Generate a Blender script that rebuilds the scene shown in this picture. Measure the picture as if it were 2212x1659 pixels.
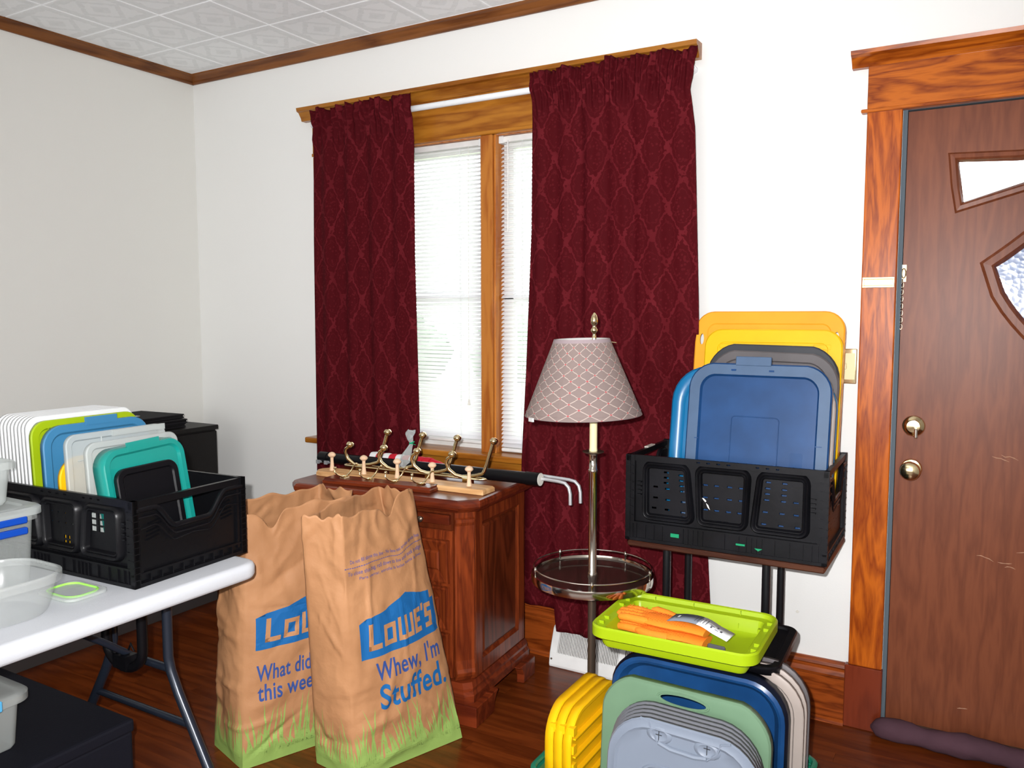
import bpy, bmesh, math, random
from math import sin, cos, pi, radians, sqrt, atan2, floor
from mathutils import Vector, Matrix, Euler, noise
random.seed(7)
for o in list(bpy.data.objects): bpy.data.objects.remove(o)
sc = bpy.context.scene
COL = sc.collection

# ------------------------------------------------------------------ camera, world, lights, exposure
CAM = Vector((3.69, -3.0, 1.43))
cd = bpy.data.cameras.new('camera'); cam = bpy.data.objects.new('camera', cd); COL.objects.link(cam)
cd.sensor_fit = 'HORIZONTAL'; cd.sensor_width = 36; cd.lens = 1767/2212*36; cd.clip_start = 0.02
cam.location = CAM; cam.rotation_euler = (radians(90-4.72), 0, radians(30.1))
sc.camera = cam

w = bpy.data.worlds.new('sky'); sc.world = w; w.use_nodes = True
nt = w.node_tree; bg = nt.nodes['Background']
bg.inputs[0].default_value = (0.93, 0.97, 1.0, 1); bg.inputs[1].default_value = 5.5

def area(name, loc, rot, sx, sy, power, color):
    l = bpy.data.lights.new(name, 'AREA'); l.shape = 'RECTANGLE'; l.size = sx; l.size_y = sy
    l.energy = power; l.color = color
    o = bpy.data.objects.new(name, l); COL.objects.link(o); o.location = loc; o.rotation_euler = rot
    return o
fl = bpy.data.lights.new('camera_flash', 'SPOT'); fl.spot_size = radians(112); fl.spot_blend = .9; fl.energy = 385; fl.shadow_soft_size = 0.012; fl.color = (1.0, 0.99, 1.0)
fo = bpy.data.objects.new('camera_flash', fl); COL.objects.link(fo)
fo.location = CAM + Vector((-0.045, -0.02, 0.055)); fo.rotation_euler = cam.rotation_euler
area('ambient_fill_behind', (3.0, -5.1, 1.3), (radians(108), 0, 0), 3.4, 1.6, 62, (0.97, 0.985, 1.0))  # unseen fill panel, added and tilted up to brighten ceiling and room
area('overhead_fill', (2.6, -3.7, 2.62), (0, 0, 0), 1.6, 1.2, 9, (1.0, 0.98, 0.96))  # soft fill from above, added for ambient level, no fixture here

sl_ = bpy.data.lights.new('sun', 'SUN'); sl_.energy = 7; sl_.angle = radians(.6); sl_.color = (1, .97, .9)
so_ = bpy.data.objects.new('sun', sl_); COL.objects.link(so_); so_.rotation_euler = (radians(32), 0, radians(-8))

vs = sc.view_settings
vs.view_transform = 'Standard'; vs.look = 'None'; vs.exposure = 0.0; vs.gamma = 1.0; vs.use_curve_mapping = False

# ------------------------------------------------------------------ helpers
def tag(o, label=None, cat=None, group=None, kind=None):
    if label: o['label'] = label
    if cat: o['category'] = cat
    if group: o['group'] = group
    if kind: o['kind'] = kind
    return o

def thing(name, label, cat, loc=(0, 0, 0), rot=(0, 0, 0), group=None):
    o = bpy.data.objects.new(name, None); COL.objects.link(o); o.empty_display_size = .05
    o.location = loc; o.rotation_euler = rot
    return tag(o, label, cat, group)

class MB:
    def __init__(s): s.v = []; s.f = []; s.m = []
    def add(s, vs_, fs, mi=0):
        n = len(s.v); s.v += [tuple(v) for v in vs_]
        for f in fs: s.f.append(tuple(i+n for i in f)); s.m.append(mi)
        return s
    def box(s, x0, x1, y0, y1, z0, z1, mi=0, M=None):
        vs_ = [(x, y, z) for z in (z0, z1) for y in (y0, y1) for x in (x0, x1)]
        if M: vs_ = [M @ Vector(v) for v in vs_]
        return s.add(vs_, [(0, 2, 3, 1), (4, 5, 7, 6), (0, 1, 5, 4), (2, 6, 7, 3), (0, 4, 6, 2), (1, 3, 7, 5)], mi)
    def tube(s, pts, r, n=10, closed=False, cap=True, mi=0, sx=1.0):
        pts = [Vector(p) for p in pts]; N = len(pts)
        rr = r if isinstance(r, (list, tuple)) else [r]*N
        rings = []; prev = None
        for i, p in enumerate(pts):
            if closed: t = pts[(i+1) % N]-pts[(i-1) % N]
            else: t = pts[min(i+1, N-1)]-pts[max(i-1, 0)]
            t.normalize()
            if prev is None:
                a = Vector((0, 0, 1)) if abs(t.z) < .9 else Vector((1, 0, 0))
                prev = t.cross(a).normalized()
            u = (prev-t*prev.dot(t)).normalized(); prev = u; b = t.cross(u)
            rings.append([p+(u*cos(2*pi*k/n)+b*sin(2*pi*k/n)*sx)*rr[i] for k in range(n)])
        vs_ = [v for rg in rings for v in rg]; fs = []
        M_ = N if closed else N-1
        for i in range(M_):
            j = (i+1) % N
            for k in range(n): fs.append((i*n+k, i*n+(k+1) % n, j*n+(k+1) % n, j*n+k))
        if not closed and cap:
            fs.append(tuple(reversed(range(n)))); fs.append(tuple((N-1)*n+k for k in range(n)))
        return s.add(vs_, fs, mi)
    def lathe(s, prof, n=24, c=(0, 0, 0), mi=0, caps=True, axis='Z'):
        vs_ = []
        for r, z in prof:
            for k in range(n):
                a = 2*pi*k/n
                if axis == 'Z': vs_.append((c[0]+r*cos(a), c[1]+r*sin(a), c[2]+z))
                elif axis == 'Y': vs_.append((c[0]+r*cos(a), c[1]+z, c[2]+r*sin(a)))
                else: vs_.append((c[0]+z, c[1]+r*cos(a), c[2]+r*sin(a)))
        fs = []
        for i in range(len(prof)-1):
            for k in range(n): fs.append((i*n+k, i*n+(k+1) % n, (i+1)*n+(k+1) % n, (i+1)*n+k))
        if caps:
            fs.append(tuple(reversed(range(n)))); fs.append(tuple((len(prof)-1)*n+k for k in range(n)))
        return s.add(vs_, fs, mi)
    def loops(s, L, cap=True, capfirst=False, mi=0):
        n = len(L[0]); vs_ = [v for l in L for v in l]; fs = []
        for i in range(len(L)-1):
            for k in range(n): fs.append((i*n+k, i*n+(k+1) % n, (i+1)*n+(k+1) % n, (i+1)*n+k))
        if cap: fs.append(tuple((len(L)-1)*n+k for k in range(n)))
        if capfirst: fs.append(tuple(reversed(range(n))))
        return s.add(vs_, fs, mi)
    def prism(s, poly, z0, z1, fn=None, mi=0):
        n = len(poly); fn = fn or (lambda x, y, z: (x, y, z))
        vs_ = [fn(x, y, z0) for x, y in poly]+[fn(x, y, z1) for x, y in poly]
        fs = [tuple(reversed(range(n))), tuple(range(n, 2*n))]+[(k, (k+1) % n, n+(k+1) % n, n+k) for k in range(n)]
        return s.add(vs_, fs, mi)
    def mesh(s, name, mats, smooth=None, fixn=True):
        me = bpy.data.meshes.new(name); me.from_pydata(s.v, [], s.f)
        for m in (mats if isinstance(mats, (list, tuple)) else [mats]): me.materials.append(m)
        if any(s.m): me.polygons.foreach_set('material_index', s.m)
        if fixn:
            b = bmesh.new(); b.from_mesh(me); bmesh.ops.recalc_face_normals(b, faces=b.faces); b.to_mesh(me); b.free()
        if smooth is not None:
            me.polygons.foreach_set('use_smooth', [True]*len(me.polygons))
            try: me.set_sharp_from_angle(angle=radians(smooth))
            except Exception: pass
        me.update(); return me
    def obj(s, name, mats, parent=None, smooth=None, bevel=0, solid=0, loc=None, rot=None, fixn=True, bseg=1):
        o = bpy.data.objects.new(name, s.mesh(name, mats, smooth, fixn)); COL.objects.link(o)
        if parent: o.parent = parent
        if solid: m = o.modifiers.new('s', 'SOLIDIFY'); m.thickness = solid; m.offset = 0
        if bevel: m = o.modifiers.new('b', 'BEVEL'); m.width = bevel; m.segments = bseg; m.limit_method = 'ANGLE'; m.angle_limit = radians(40)
        if loc: o.location = loc
        if rot: o.rotation_euler = rot
        return o

def cut(o, cutter_mb):
    """boolean-subtract cutter (given in o's local coordinates), all modifiers applied"""
    c = cutter_mb.obj('cutter', [], None); c.matrix_world = Matrix(); mw = o.matrix_basis.copy(); par = o.parent
    o.parent = None; o.matrix_basis = Matrix()
    m = o.modifiers.new('c', 'BOOLEAN'); m.object = c; m.operation = 'DIFFERENCE'; m.solver = 'EXACT'
    bpy.context.view_layer.update(); dg = bpy.context.evaluated_depsgraph_get()
    me = bpy.data.meshes.new_from_object(o.evaluated_get(dg)); o.modifiers.clear(); o.data = me
    bpy.data.objects.remove(c); o.parent = par; o.matrix_basis = mw
    return o

def dup(root, loc=None, rot=None, label=None, group=None):
    r = root.copy(); COL.objects.link(r)
    if loc is not None: r.location = loc
    if rot is not None: r.rotation_euler = rot
    if label: r['label'] = label
    if group: r['group'] = group
    for ch in list(root.children):
        c = ch.copy(); COL.objects.link(c); c.parent = r
        for g in list(ch.children):
            d = g.copy(); COL.objects.link(d); d.parent = c
    return r

def rrect(w_, h, r, n=6, cx=0, cy=0):
    r = max(min(r, w_/2-.001, h/2-.001), .0005); out = []
    for qx, qy, a0 in ((1, 1, 0), (-1, 1, 90), (-1, -1, 180), (1, -1, 270)):
        for k in range(n+1):
            a = radians(a0+90*k/max(n, 1)); out.append((cx+qx*(w_/2-r)+r*cos(a), cy+qy*(h/2-r)+r*sin(a)))
    return out

# ------------------------------------------------------------------ materials
def node(nt_, t, **kw):
    n = nt_.nodes.new(t)
    for k, v in kw.items(): setattr(n, k, v)
    return n

def mat(name, col, rough=.5, metal=0, spec=.2, coat=0, bump=None, trans=0, alpha=1, sheen=0, vary=0, emit=None):
    m = bpy.data.materials.new(name); m.use_nodes = True; t = m.node_tree; b = t.nodes['Principled BSDF']
    b.inputs['Base Color'].default_value = (*col, 1); b.inputs['Roughness'].default_value = rough
    b.inputs['Metallic'].default_value = metal; b.inputs['Specular IOR Level'].default_value = spec
    b.inputs['Coat Weight'].default_value = coat; b.inputs['Coat Roughness'].default_value = .12
    b.inputs['Sheen Weight'].default_value = sheen
    tc = node(t, 'ShaderNodeTexCoord')
    if vary:
        nz = node(t, 'ShaderNodeTexNoise'); nz.inputs['Scale'].default_value = 9; nz.inputs['Detail'].default_value = 6
        t.links.new(tc.outputs['Object'], nz.inputs['Vector'])
        mr = node(t, 'ShaderNodeMapRange'); mr.inputs[1].default_value = .3; mr.inputs[2].default_value = .7
        mr.inputs[3].default_value = 1-vary; mr.inputs[4].default_value = 1+vary
        t.links.new(nz.outputs['Fac'], mr.inputs[0])
        hs = node(t, 'ShaderNodeHueSaturation'); hs.inputs['Color'].default_value = (*col, 1)
        t.links.new(mr.outputs[0], hs.inputs['Value']); t.links.new(hs.outputs[0], b.inputs['Base Color'])
    if bump:
        sc_, st = bump
        nz = node(t, 'ShaderNodeTexNoise'); nz.inputs['Scale'].default_value = sc_; nz.inputs['Detail'].default_value = 4
        t.links.new(tc.outputs['Object'], nz.inputs['Vector'])
        bp = node(t, 'ShaderNodeBump'); bp.inputs['Strength'].default_value = st; bp.inputs['Distance'].default_value = .002
        t.links.new(nz.outputs['Fac'], bp.inputs['Height']); t.links.new(bp.outputs[0], b.inputs['Normal'])
    out = t.nodes['Material Output']
    last = b
    if trans:
        tr = node(t, 'ShaderNodeBsdfTranslucent'); tr.inputs[0].default_value = (*col, 1)
        mx = node(t, 'ShaderNodeMixShader'); mx.inputs[0].default_value = trans
        t.links.new(last.outputs[0], mx.inputs[1]); t.links.new(tr.outputs[0], mx.inputs[2]); last = mx
    if alpha < 1:
        tr = node(t, 'ShaderNodeBsdfTransparent'); tr.inputs[0].default_value = (1, 1, 1, 1)
        mx = node(t, 'ShaderNodeMixShader'); mx.inputs[0].default_value = alpha
        t.links.new(tr.outputs[0], mx.inputs[1]); t.links.new(last.outputs[0], mx.inputs[2]); last = mx
    if last is not b: t.links.new(last.outputs[0], out.inputs['Surface'])
    return m

def wood(name, c1, c2, axis='X', scale=1.0, rough=.28, coat=.5, contrast=.5, knots=True, c3=None):
    """procedural grain running along the given object axis"""
    m = bpy.data.materials.new(name); m.use_nodes = True; t = m.node_tree; b = t.nodes['Principled BSDF']
    b.inputs['Roughness'].default_value = rough; b.inputs['Specular IOR Level'].default_value = .22; b.inputs['Coat Weight'].default_value = coat*.5; b.inputs['Coat Roughness'].default_value = .13
    tc = node(t, 'ShaderNodeTexCoord'); oi = node(t, 'ShaderNodeObjectInfo')
    ad = node(t, 'ShaderNodeVectorMath', operation='ADD')
    sc3 = node(t, 'ShaderNodeVectorMath', operation='SCALE'); sc3.inputs[0].default_value = (7.3, 5.1, 3.7)
    t.links.new(oi.outputs['Random'], sc3.inputs['Scale'])
    t.links.new(tc.outputs['Object'], ad.inputs[0]); t.links.new(sc3.outputs[0], ad.inputs[1])
    mp = node(t, 'ShaderNodeMapping'); s_ = [9*scale]*3; s_['XYZ'.index(axis)] = 1.1*scale
    mp.inputs['Scale'].default_value = s_; t.links.new(ad.outputs[0], mp.inputs['Vector'])
    n1 = node(t, 'ShaderNodeTexNoise'); n1.inputs['Scale'].default_value = 1.0; n1.inputs['Detail'].default_value = 3
    n1.inputs['Distortion'].default_value = .6 if knots else .1
    t.links.new(mp.outputs[0], n1.inputs['Vector'])
    mu = node(t, 'ShaderNodeMath', operation='MULTIPLY'); mu.inputs[1].default_value = 11
    t.links.new(n1.outputs['Fac'], mu.inputs[0])
    sn = node(t, 'ShaderNodeMath', operation='PINGPONG'); sn.inputs[1].default_value = 1; t.links.new(mu.outputs[0], sn.inputs[0])
    n2 = node(t, 'ShaderNodeTexNoise'); n2.inputs['Scale'].default_value = 14; n2.inputs['Detail'].default_value = 5
    t.links.new(mp.outputs[0], n2.inputs['Vector'])
    mx = node(t, 'ShaderNodeMix', data_type='FLOAT'); mx.inputs[0].default_value = .45
    t.links.new(sn.outputs[0], mx.inputs[2]); t.links.new(n2.outputs['Fac'], mx.inputs[3])
    cr = node(t, 'ShaderNodeValToRGB'); e = cr.color_ramp.elements
    e[0].position = .5-contrast*.45; e[0].color = (*c2, 1); e[1].position = .5+contrast*.3; e[1].color = (*c1, 1)
    t.links.new(mx.outputs[0], cr.inputs[0])
    hs = node(t, 'ShaderNodeHueSaturation'); mr = node(t, 'ShaderNodeMapRange'); mr.inputs[3].default_value = .86; mr.inputs[4].default_value = 1.12
    t.links.new(oi.outputs['Random'], mr.inputs[0]); t.links.new(mr.outputs[0], hs.inputs['Value'])
    t.links.new(cr.outputs[0], hs.inputs['Color']); t.links.new(hs.outputs[0], b.inputs['Base Color'])
    bp = node(t, 'ShaderNodeBump'); bp.inputs['Strength'].default_value = .08; bp.inputs['Distance'].default_value = .001
    t.links.new(n2.outputs['Fac'], bp.inputs['Height']); t.links.new(bp.outputs[0], b.inputs['Normal'])
    return m

M = {}
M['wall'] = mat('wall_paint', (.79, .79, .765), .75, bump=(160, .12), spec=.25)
M['wall_left'] = mat('wall_paint_left_dimmed', (.70, .695, .655), .75, bump=(160, .12), spec=.25)  # same wall paint, weaker flash and warmer cast put into the colour
M['trim'] = wood('varnished_pine_x', (.50, .125, .010), (.19, .030, .003), 'X', 1.9, .3, .35, .75)
M['trimz'] = wood('varnished_pine_z', (.52, .118, .008), (.24, .038, .003), 'Z', 2.0, .3, .35, .75)
M['base'] = wood('baseboard_wood', (.30, .062, .009), (.13, .022, .003), 'X', 1.7, .3, .35, .7)
M['plinth'] = wood('plinth_block_wood', (.20, .034, .012), (.13, .02, .007), 'Z', 1.0, .3, .35, .6)
M['sash'] = wood('golden_window_pine_z', (.46, .165, .028), (.31, .085, .012), 'Z', 1.0, .3, .4, .5, False)
M['sashx'] = wood('golden_window_pine_x', (.38, .145, .016), (.22, .065, .006), 'X', 1.0, .3, .4, .6, False)
M['crownx'] = wood('crown_wood_x', (.19, .068, .018), (.10, .032, .009), 'X', 1.0, .4, .2, .6, False)
M['crowny'] = wood('crown_wood_y', (.19, .068, .018), (.10, .032, .009), 'Y', 1.0, .4, .2, .6, False)
M['floor'] = wood('oak_floor', (.16, .033, .006), (.085, .015, .003), 'X', 1.2, .28, .2, .8, False)
M['subfloor'] = mat('subfloor', (.05, .015, .006), .6)
M['door'] = wood('door_veneer', (.205, .060, .025), (.145, .040, .017), 'Z', 1.7, .40, .0, .8, False)
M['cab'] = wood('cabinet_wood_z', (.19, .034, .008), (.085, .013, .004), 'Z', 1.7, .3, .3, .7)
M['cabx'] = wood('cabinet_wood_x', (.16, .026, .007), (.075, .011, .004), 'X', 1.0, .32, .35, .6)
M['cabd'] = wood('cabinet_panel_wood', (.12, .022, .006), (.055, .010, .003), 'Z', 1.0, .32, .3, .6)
M['pegboard'] = wood('pale_pine', (.62, .37, .17), (.50, .27, .11), 'X', 1.4, .5, 0, .5)
M['peg'] = mat('peg_wood', (.72, .50, .33), .5)
M['jamb'] = mat('grey_weatherstrip', (0.09, 0.115, 0.135), .8)
M['black'] = mat('black_plastic', (0.0035, 0.0035, 0.0045), .34, bump=(60, .15), spec=.22)
M['blackworn'] = mat('worn_black_plastic', (0.0045, 0.0045, 0.006), .40, bump=(70, .15), vary=.5)
M['blackmetal'] = mat('black_enamel_tube', (0.005, 0.0055, 0.007), .3, spec=.6)
M['charcoal'] = mat('charcoal_tube', (0.018, 0.024, 0.038), .28, metal=.3, spec=.6)
M['chest'] = mat('black_fabric', (0.006, 0.0065, 0.012), .75, bump=(200, .3))
M['blackcab'] = mat('black_laminate', (0.01, 0.009, 0.0085), .5, bump=(150, .2))
M['strip'] = mat('grey_plinth', (.16, .15, .15), .6)
M['tablewhite'] = mat('white_polyethylene', (0.56, 0.58, 0.61), .42, bump=(220, .25))
M['white'] = mat('white_plastic', (.80, .82, .82), .35, trans=.15)
M['whitepaint'] = mat('white_enamel', (.72, .72, .70), .35, vary=.1)
M['blind'] = mat('blind_slat', (.86, .86, .88), .35, trans=.35)
M['brass'] = mat('polished_brass', (.82, .68, .40), .16, metal=1)
M['chrome'] = mat('aged_chrome', (.62, .57, .50), .12, metal=1)
M['darkchrome'] = mat('dark_bronze_pole', (.16, .12, .09), .3, metal=.8)
M['steel'] = mat('zinc_rod', (.75, .77, .80), .25, metal=.7)
M['cream'] = mat('candle_sleeve', (.78, .68, .40), .45)
M['lime'] = mat('lime_plastic', (0.3, 0.42, 0.006), .35, spec=.3)
M['limeb'] = mat('lime_olive_plastic', (0.22, 0.3, 0.01), .35)
M['orangey'] = mat('amber_yellow_plastic', (0.8, 0.33, 0.02), .4, vary=.05)
M['yellow'] = mat('yellow_plastic', (0.76, 0.44, 0.004), .38, vary=.05)
M['yellow2'] = mat('bright_yellow_plastic', (0.8, 0.43, 0.004), .4, vary=.04)
M['dgrey'] = mat('dark_grey_plastic', (0.035, 0.037, 0.043), .45, vary=.1)
M['mgrey'] = mat('taupe_grey_plastic', (0.1, 0.09, 0.092), .45, vary=.08)
M['beige'] = mat('beige_plastic', (0.33, 0.28, 0.25), .4, vary=.04)
M['teal'] = mat('teal_blue_plastic', (0.002, 0.13, 0.3), .3, spec=.4)
M['blue'] = mat('blue_plastic', (0.011, 0.05, 0.15), .38, vary=.18)
M['blueworn'] = mat('hazed_blue_rim', (0.065, 0.11, 0.19), .42, vary=.12)
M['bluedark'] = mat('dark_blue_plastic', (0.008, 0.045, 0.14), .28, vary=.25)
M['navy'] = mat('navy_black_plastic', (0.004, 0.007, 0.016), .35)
M['sage'] = mat('sage_green_plastic', (0.12, 0.205, 0.125), .38, vary=.06)
M['silver'] = mat('silver_grey_plastic', (0.17, 0.2, 0.25), .36, spec=.3, vary=.03)
M['silverd'] = mat('grey_lid_edges', (0.12, 0.125, 0.14), .4)
M['gbasket'] = mat('green_plastic', (0.01, 0.14, 0.08), .35)
M['bluetrans'] = mat('translucent_blue', (0.045, 0.2, 0.38), .25, alpha=.88, spec=.6)
M['teallid'] = mat('translucent_teal', (0.008, 0.27, 0.23), .22, alpha=.82, spec=.7)
M['clear'] = mat('milky_clear_plastic', (.62, .66, .64), .28, alpha=.50, trans=.2, spec=.4)
M['bowl'] = mat('clear_container_plastic', (.60, .63, .61), .22, alpha=.30, trans=.2, spec=.6)
M['clearw'] = mat('clear_storage_plastic', (.66, .69, .68), .25, alpha=.42, spec=.6)
M['latch'] = mat('blue_latch', (0.006, 0.055, 0.36), .35)
M['latchl'] = mat('sky_blue_latch', (.12, .50, .85), .35)
M['seal'] = mat('green_silicone_seal', (.35, .80, .12), .4)
M['glove'] = mat('orange_knit', (0.85, 0.24, 0.02), .7, bump=(260, .6))
M['dot'] = mat('orange_rubber_dots', (0.7, 0.12, 0.01), .45)
M['card'] = mat('grey_card_band', (0.2, 0.23, 0.27), .45)
M['cardw'] = mat('white_card', (.82, .83, .85), .45)
M['ink'] = mat('grey_ink', (.08, .08, .09), .6)
M['rodwhite'] = mat('white_curtain_rod', (.80, .82, .84), .35)
M['shadein'] = mat('white_shade_lining', (.8, .8, .78), .7, trans=.3)
M['shadetrim'] = mat('shade_binding', (.30, .24, .25), .8)
M['red'] = mat('red_cloth', (.50, .01, .025), .7)
M['flagwhite'] = mat('white_cloth', (.75, .75, .75), .7)
M['bagprint'] = mat('blue_print', (.010, .115, .33), .7)
M['bagtext'] = mat('indigo_print', (.035, .075, .26), .7)
M['smallprint'] = mat('violet_fine_print', (.10, .09, .24), .7)
M['grassprint'] = mat('green_print', (.27, .41, .10), .7)
M['snake'] = mat('mauve_cloth', (0.075, 0.036, 0.048), .9, bump=(120, .5), vary=.15)
M['smoke'] = mat('smoked_tray_glass', (.035, .018, .014), .08, spec=.8, alpha=.8)
M['baggie'] = mat('clear_bag_film', (.55, .60, .60), .15, alpha=.35, spec=.8)
M['greentie'] = mat('green_twist_tie', (.0, .28, .12), .4)
M['glovefold'] = mat('black_folder_cloth', (.010, .009, .011), .8, bump=(150, .3))
M['tag'] = mat('pale_tag', (.7, .68, .62), .5)
M['stickers'] = mat('faded_sticker', (.55, .5, .45), .5, vary=.3)
M['greenink'] = mat('green_ink', (.01, .25, .11), .5)
M['browntop'] = wood('stand_top_brown', (.07, .022, .010), (.035, .010, .005), 'X', 1, .4, .2, .6)
M['grille'] = mat('grille_dark', (.10, .095, .085), .7)
M['scratch'] = mat('scratch_mark', (.40, .22, .14), .7)
M['grass'] = mat('lawn', (.42, .50, .32), .9, vary=.3)
M['leaf'] = mat('hedge_leaf', (.13, .17, .13), .9, vary=.4)

def glass():
    m = bpy.data.materials.new('window_glass'); m.use_nodes = True; t = m.node_tree
    t.nodes.remove(t.nodes['Principled BSDF'])
    a = node(t, 'ShaderNodeBsdfTransparent'); g = node(t, 'ShaderNodeBsdfGlossy'); g.inputs['Roughness'].default_value = .02
    fr = node(t, 'ShaderNodeFresnel'); fr.inputs[0].default_value = 1.45; mx = node(t, 'ShaderNodeMixShader')
    t.links.new(fr.outputs[0], mx.inputs[0]); t.links.new(a.outputs[0], mx.inputs[1]); t.links.new(g.outputs[0], mx.inputs[2])
    t.links.new(mx.outputs[0], t.nodes['Material Output'].inputs['Surface']); return m
M['glass'] = glass()

def mnode(t, op, a, b=None, c=None):
    n = node(t, 'ShaderNodeMath', operation=op)
    for i, x in enumerate((a, b, c)):
        if x is None: continue
        if isinstance(x, (int, float)): n.inputs[i].default_value = x
        else: t.links.new(x, n.inputs[i])
    return n.outputs[0]

def textured_glass():
    m = bpy.data.materials.new('pebbled_blue_glass'); m.use_nodes = True; t = m.node_tree; b = t.nodes['Principled BSDF']
    tc = node(t, 'ShaderNodeTexCoord'); v = node(t, 'ShaderNodeTexVoronoi'); v.inputs['Scale'].default_value = 60
    t.links.new(tc.outputs['Object'], v.inputs['Vector'])
    cr = node(t, 'ShaderNodeValToRGB'); cr.color_ramp.elements[0].color = (.02, .05, .16, 1); cr.color_ramp.elements[1].color = (.25, .32, .48, 1)
    cr.color_ramp.elements[0].position = .1; cr.color_ramp.elements[1].position = .7
    n = node(t, 'ShaderNodeTexNoise'); n.inputs['Scale'].default_value = 30; n.inputs['Detail'].default_value = 5
    t.links.new(tc.outputs['Object'], n.inputs['Vector']); t.links.new(n.outputs['Fac'], cr.inputs[0]); t.links.new(cr.outputs[0], b.inputs['Base Color'])
    b.inputs['Roughness'].default_value = .15; bp = node(t, 'ShaderNodeBump'); bp.inputs['Strength'].default_value = .5
    t.links.new(v.outputs['Distance'], bp.inputs['Height']); t.links.new(bp.outputs[0], b.inputs['Normal']); return m
M['pebble'] = textured_glass()

def damask():
    m = bpy.data.materials.new('burgundy_damask'); m.use_nodes = True; t = m.node_tree; b = t.nodes['Principled BSDF']
    tc = node(t, 'ShaderNodeTexCoord'); sp = node(t, 'ShaderNodeSeparateXYZ')
    nz = node(t, 'ShaderNodeTexNoise'); nz.inputs['Scale'].default_value = 55; nz.inputs['Detail'].default_value = 2
    t.links.new(tc.outputs['UV'], sp.inputs[0]); t.links.new(tc.outputs['UV'], nz.inputs['Vector'])
    nz2 = node(t, 'ShaderNodeTexNoise'); nz2.inputs['Scale'].default_value = 9; nz2.inputs['Detail'].default_value = 2
    t.links.new(tc.outputs['UV'], nz2.inputs['Vector'])
    X = sp.outputs[0]; Z = sp.outputs[1]
    wob = mnode(t, 'MULTIPLY', mnode(t, 'SUBTRACT', nz.outputs['Fac'], .5), 1.5)
    cx = mnode(t, 'COSINE', mnode(t, 'MULTIPLY', X, 2*pi/.125)); cz = mnode(t, 'COSINE', mnode(t, 'MULTIPLY', Z, 2*pi/.215))
    g = mnode(t, 'ADD', mnode(t, 'ADD', cx, cz), wob)
    ga = mnode(t, 'ABSOLUTE', g)
    line = mnode(t, 'LESS_THAN', ga, .20)
    # flower motif inside each cell: fine figured spots
    vo = node(t, 'ShaderNodeTexVoronoi'); vo.inputs['Scale'].default_value = 70; t.links.new(tc.outputs['UV'], vo.inputs['Vector'])
    spot = mnode(t, 'MULTIPLY', mnode(t, 'LESS_THAN', vo.outputs['Distance'], .33), mnode(t, 'GREATER_THAN', ga, .95))
    spot = mnode(t, 'MULTIPLY', spot, .55)
    l2 = mnode(t, 'MULTIPLY', mnode(t, 'LESS_THAN', mnode(t, 'ABSOLUTE', mnode(t, 'SUBTRACT', ga, .85)), .09), .45)
    fac = mnode(t, 'MAXIMUM', mnode(t, 'MAXIMUM', line, l2), spot)
    fac = mnode(t, 'MULTIPLY', fac, mnode(t, 'ADD', mnode(t, 'MULTIPLY', nz2.outputs['Fac'], 1.2), .1))
    mx = node(t, 'ShaderNodeMix', data_type='RGBA'); mx.inputs[6].default_value = (.062, .0035, .0060, 1); mx.inputs[7].default_value = (.125, .011, .016, 1)
    t.links.new(fac, mx.inputs[0]); t.links.new(mx.outputs[2], b.inputs['Base Color'])
    b.inputs['Roughness'].default_value = .75; b.inputs['Specular IOR Level'].default_value = .05
    wv = node(t, 'ShaderNodeTexNoise'); wv.inputs['Scale'].default_value = 500; t.links.new(tc.outputs['UV'], wv.inputs['Vector'])
    bp = node(t, 'ShaderNodeBump'); bp.inputs['Strength'].default_value = .3; bp.inputs['Distance'].default_value = .001
    t.links.new(mnode(t, 'ADD', wv.outputs['Fac'], fac), bp.inputs['Height']); t.links.new(bp.outputs[0], b.inputs['Normal'])
    tr = node(t, 'ShaderNodeBsdfTranslucent'); tr.inputs[0].default_value = (.45, .05, .03, 1); ms = node(t, 'ShaderNodeMixShader'); ms.inputs[0].default_value = .035
    t.links.new(b.outputs[0], ms.inputs[1]); t.links.new(tr.outputs[0], ms.inputs[2])
    t.links.new(ms.outputs[0], t.nodes['Material Output'].inputs['Surface']); return m
M['damask'] = damask()

def kraft():
    m = bpy.data.materials.new('kraft_paper'); m.use_nodes = True; t = m.node_tree; b = t.nodes['Principled BSDF']
    tc = node(t, 'ShaderNodeTexCoord'); nz = node(t, 'ShaderNodeTexNoise'); nz.inputs['Scale'].default_value = 6; nz.inputs['Detail'].default_value = 8
    t.links.new(tc.outputs['Object'], nz.inputs['Vector'])
    cr = node(t, 'ShaderNodeValToRGB'); e = cr.color_ramp.elements; e[0].position = .3; e[0].color = (.36, .172, .075, 1); e[1].position = .7; e[1].color = (.47, .235, .108, 1)
    t.links.new(nz.outputs['Fac'], cr.inputs[0]); t.links.new(cr.outputs[0], b.inputs['Base Color']); b.inputs['Roughness'].default_value = .62
    b.inputs['Specular IOR Level'].default_value = .3
    n2 = node(t, 'ShaderNodeTexNoise'); n2.inputs['Scale'].default_value = 22; n2.inputs['Detail'].default_value = 4
    t.links.new(tc.outputs['Object'], n2.inputs['Vector']); bp = node(t, 'ShaderNodeBump'); bp.inputs['Strength'].default_value = .6; bp.inputs['Distance'].default_value = .006
    t.links.new(n2.outputs['Fac'], bp.inputs['Height']); t.links.new(bp.outputs[0], b.inputs['Normal']); return m
M['kraft'] = kraft()

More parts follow.
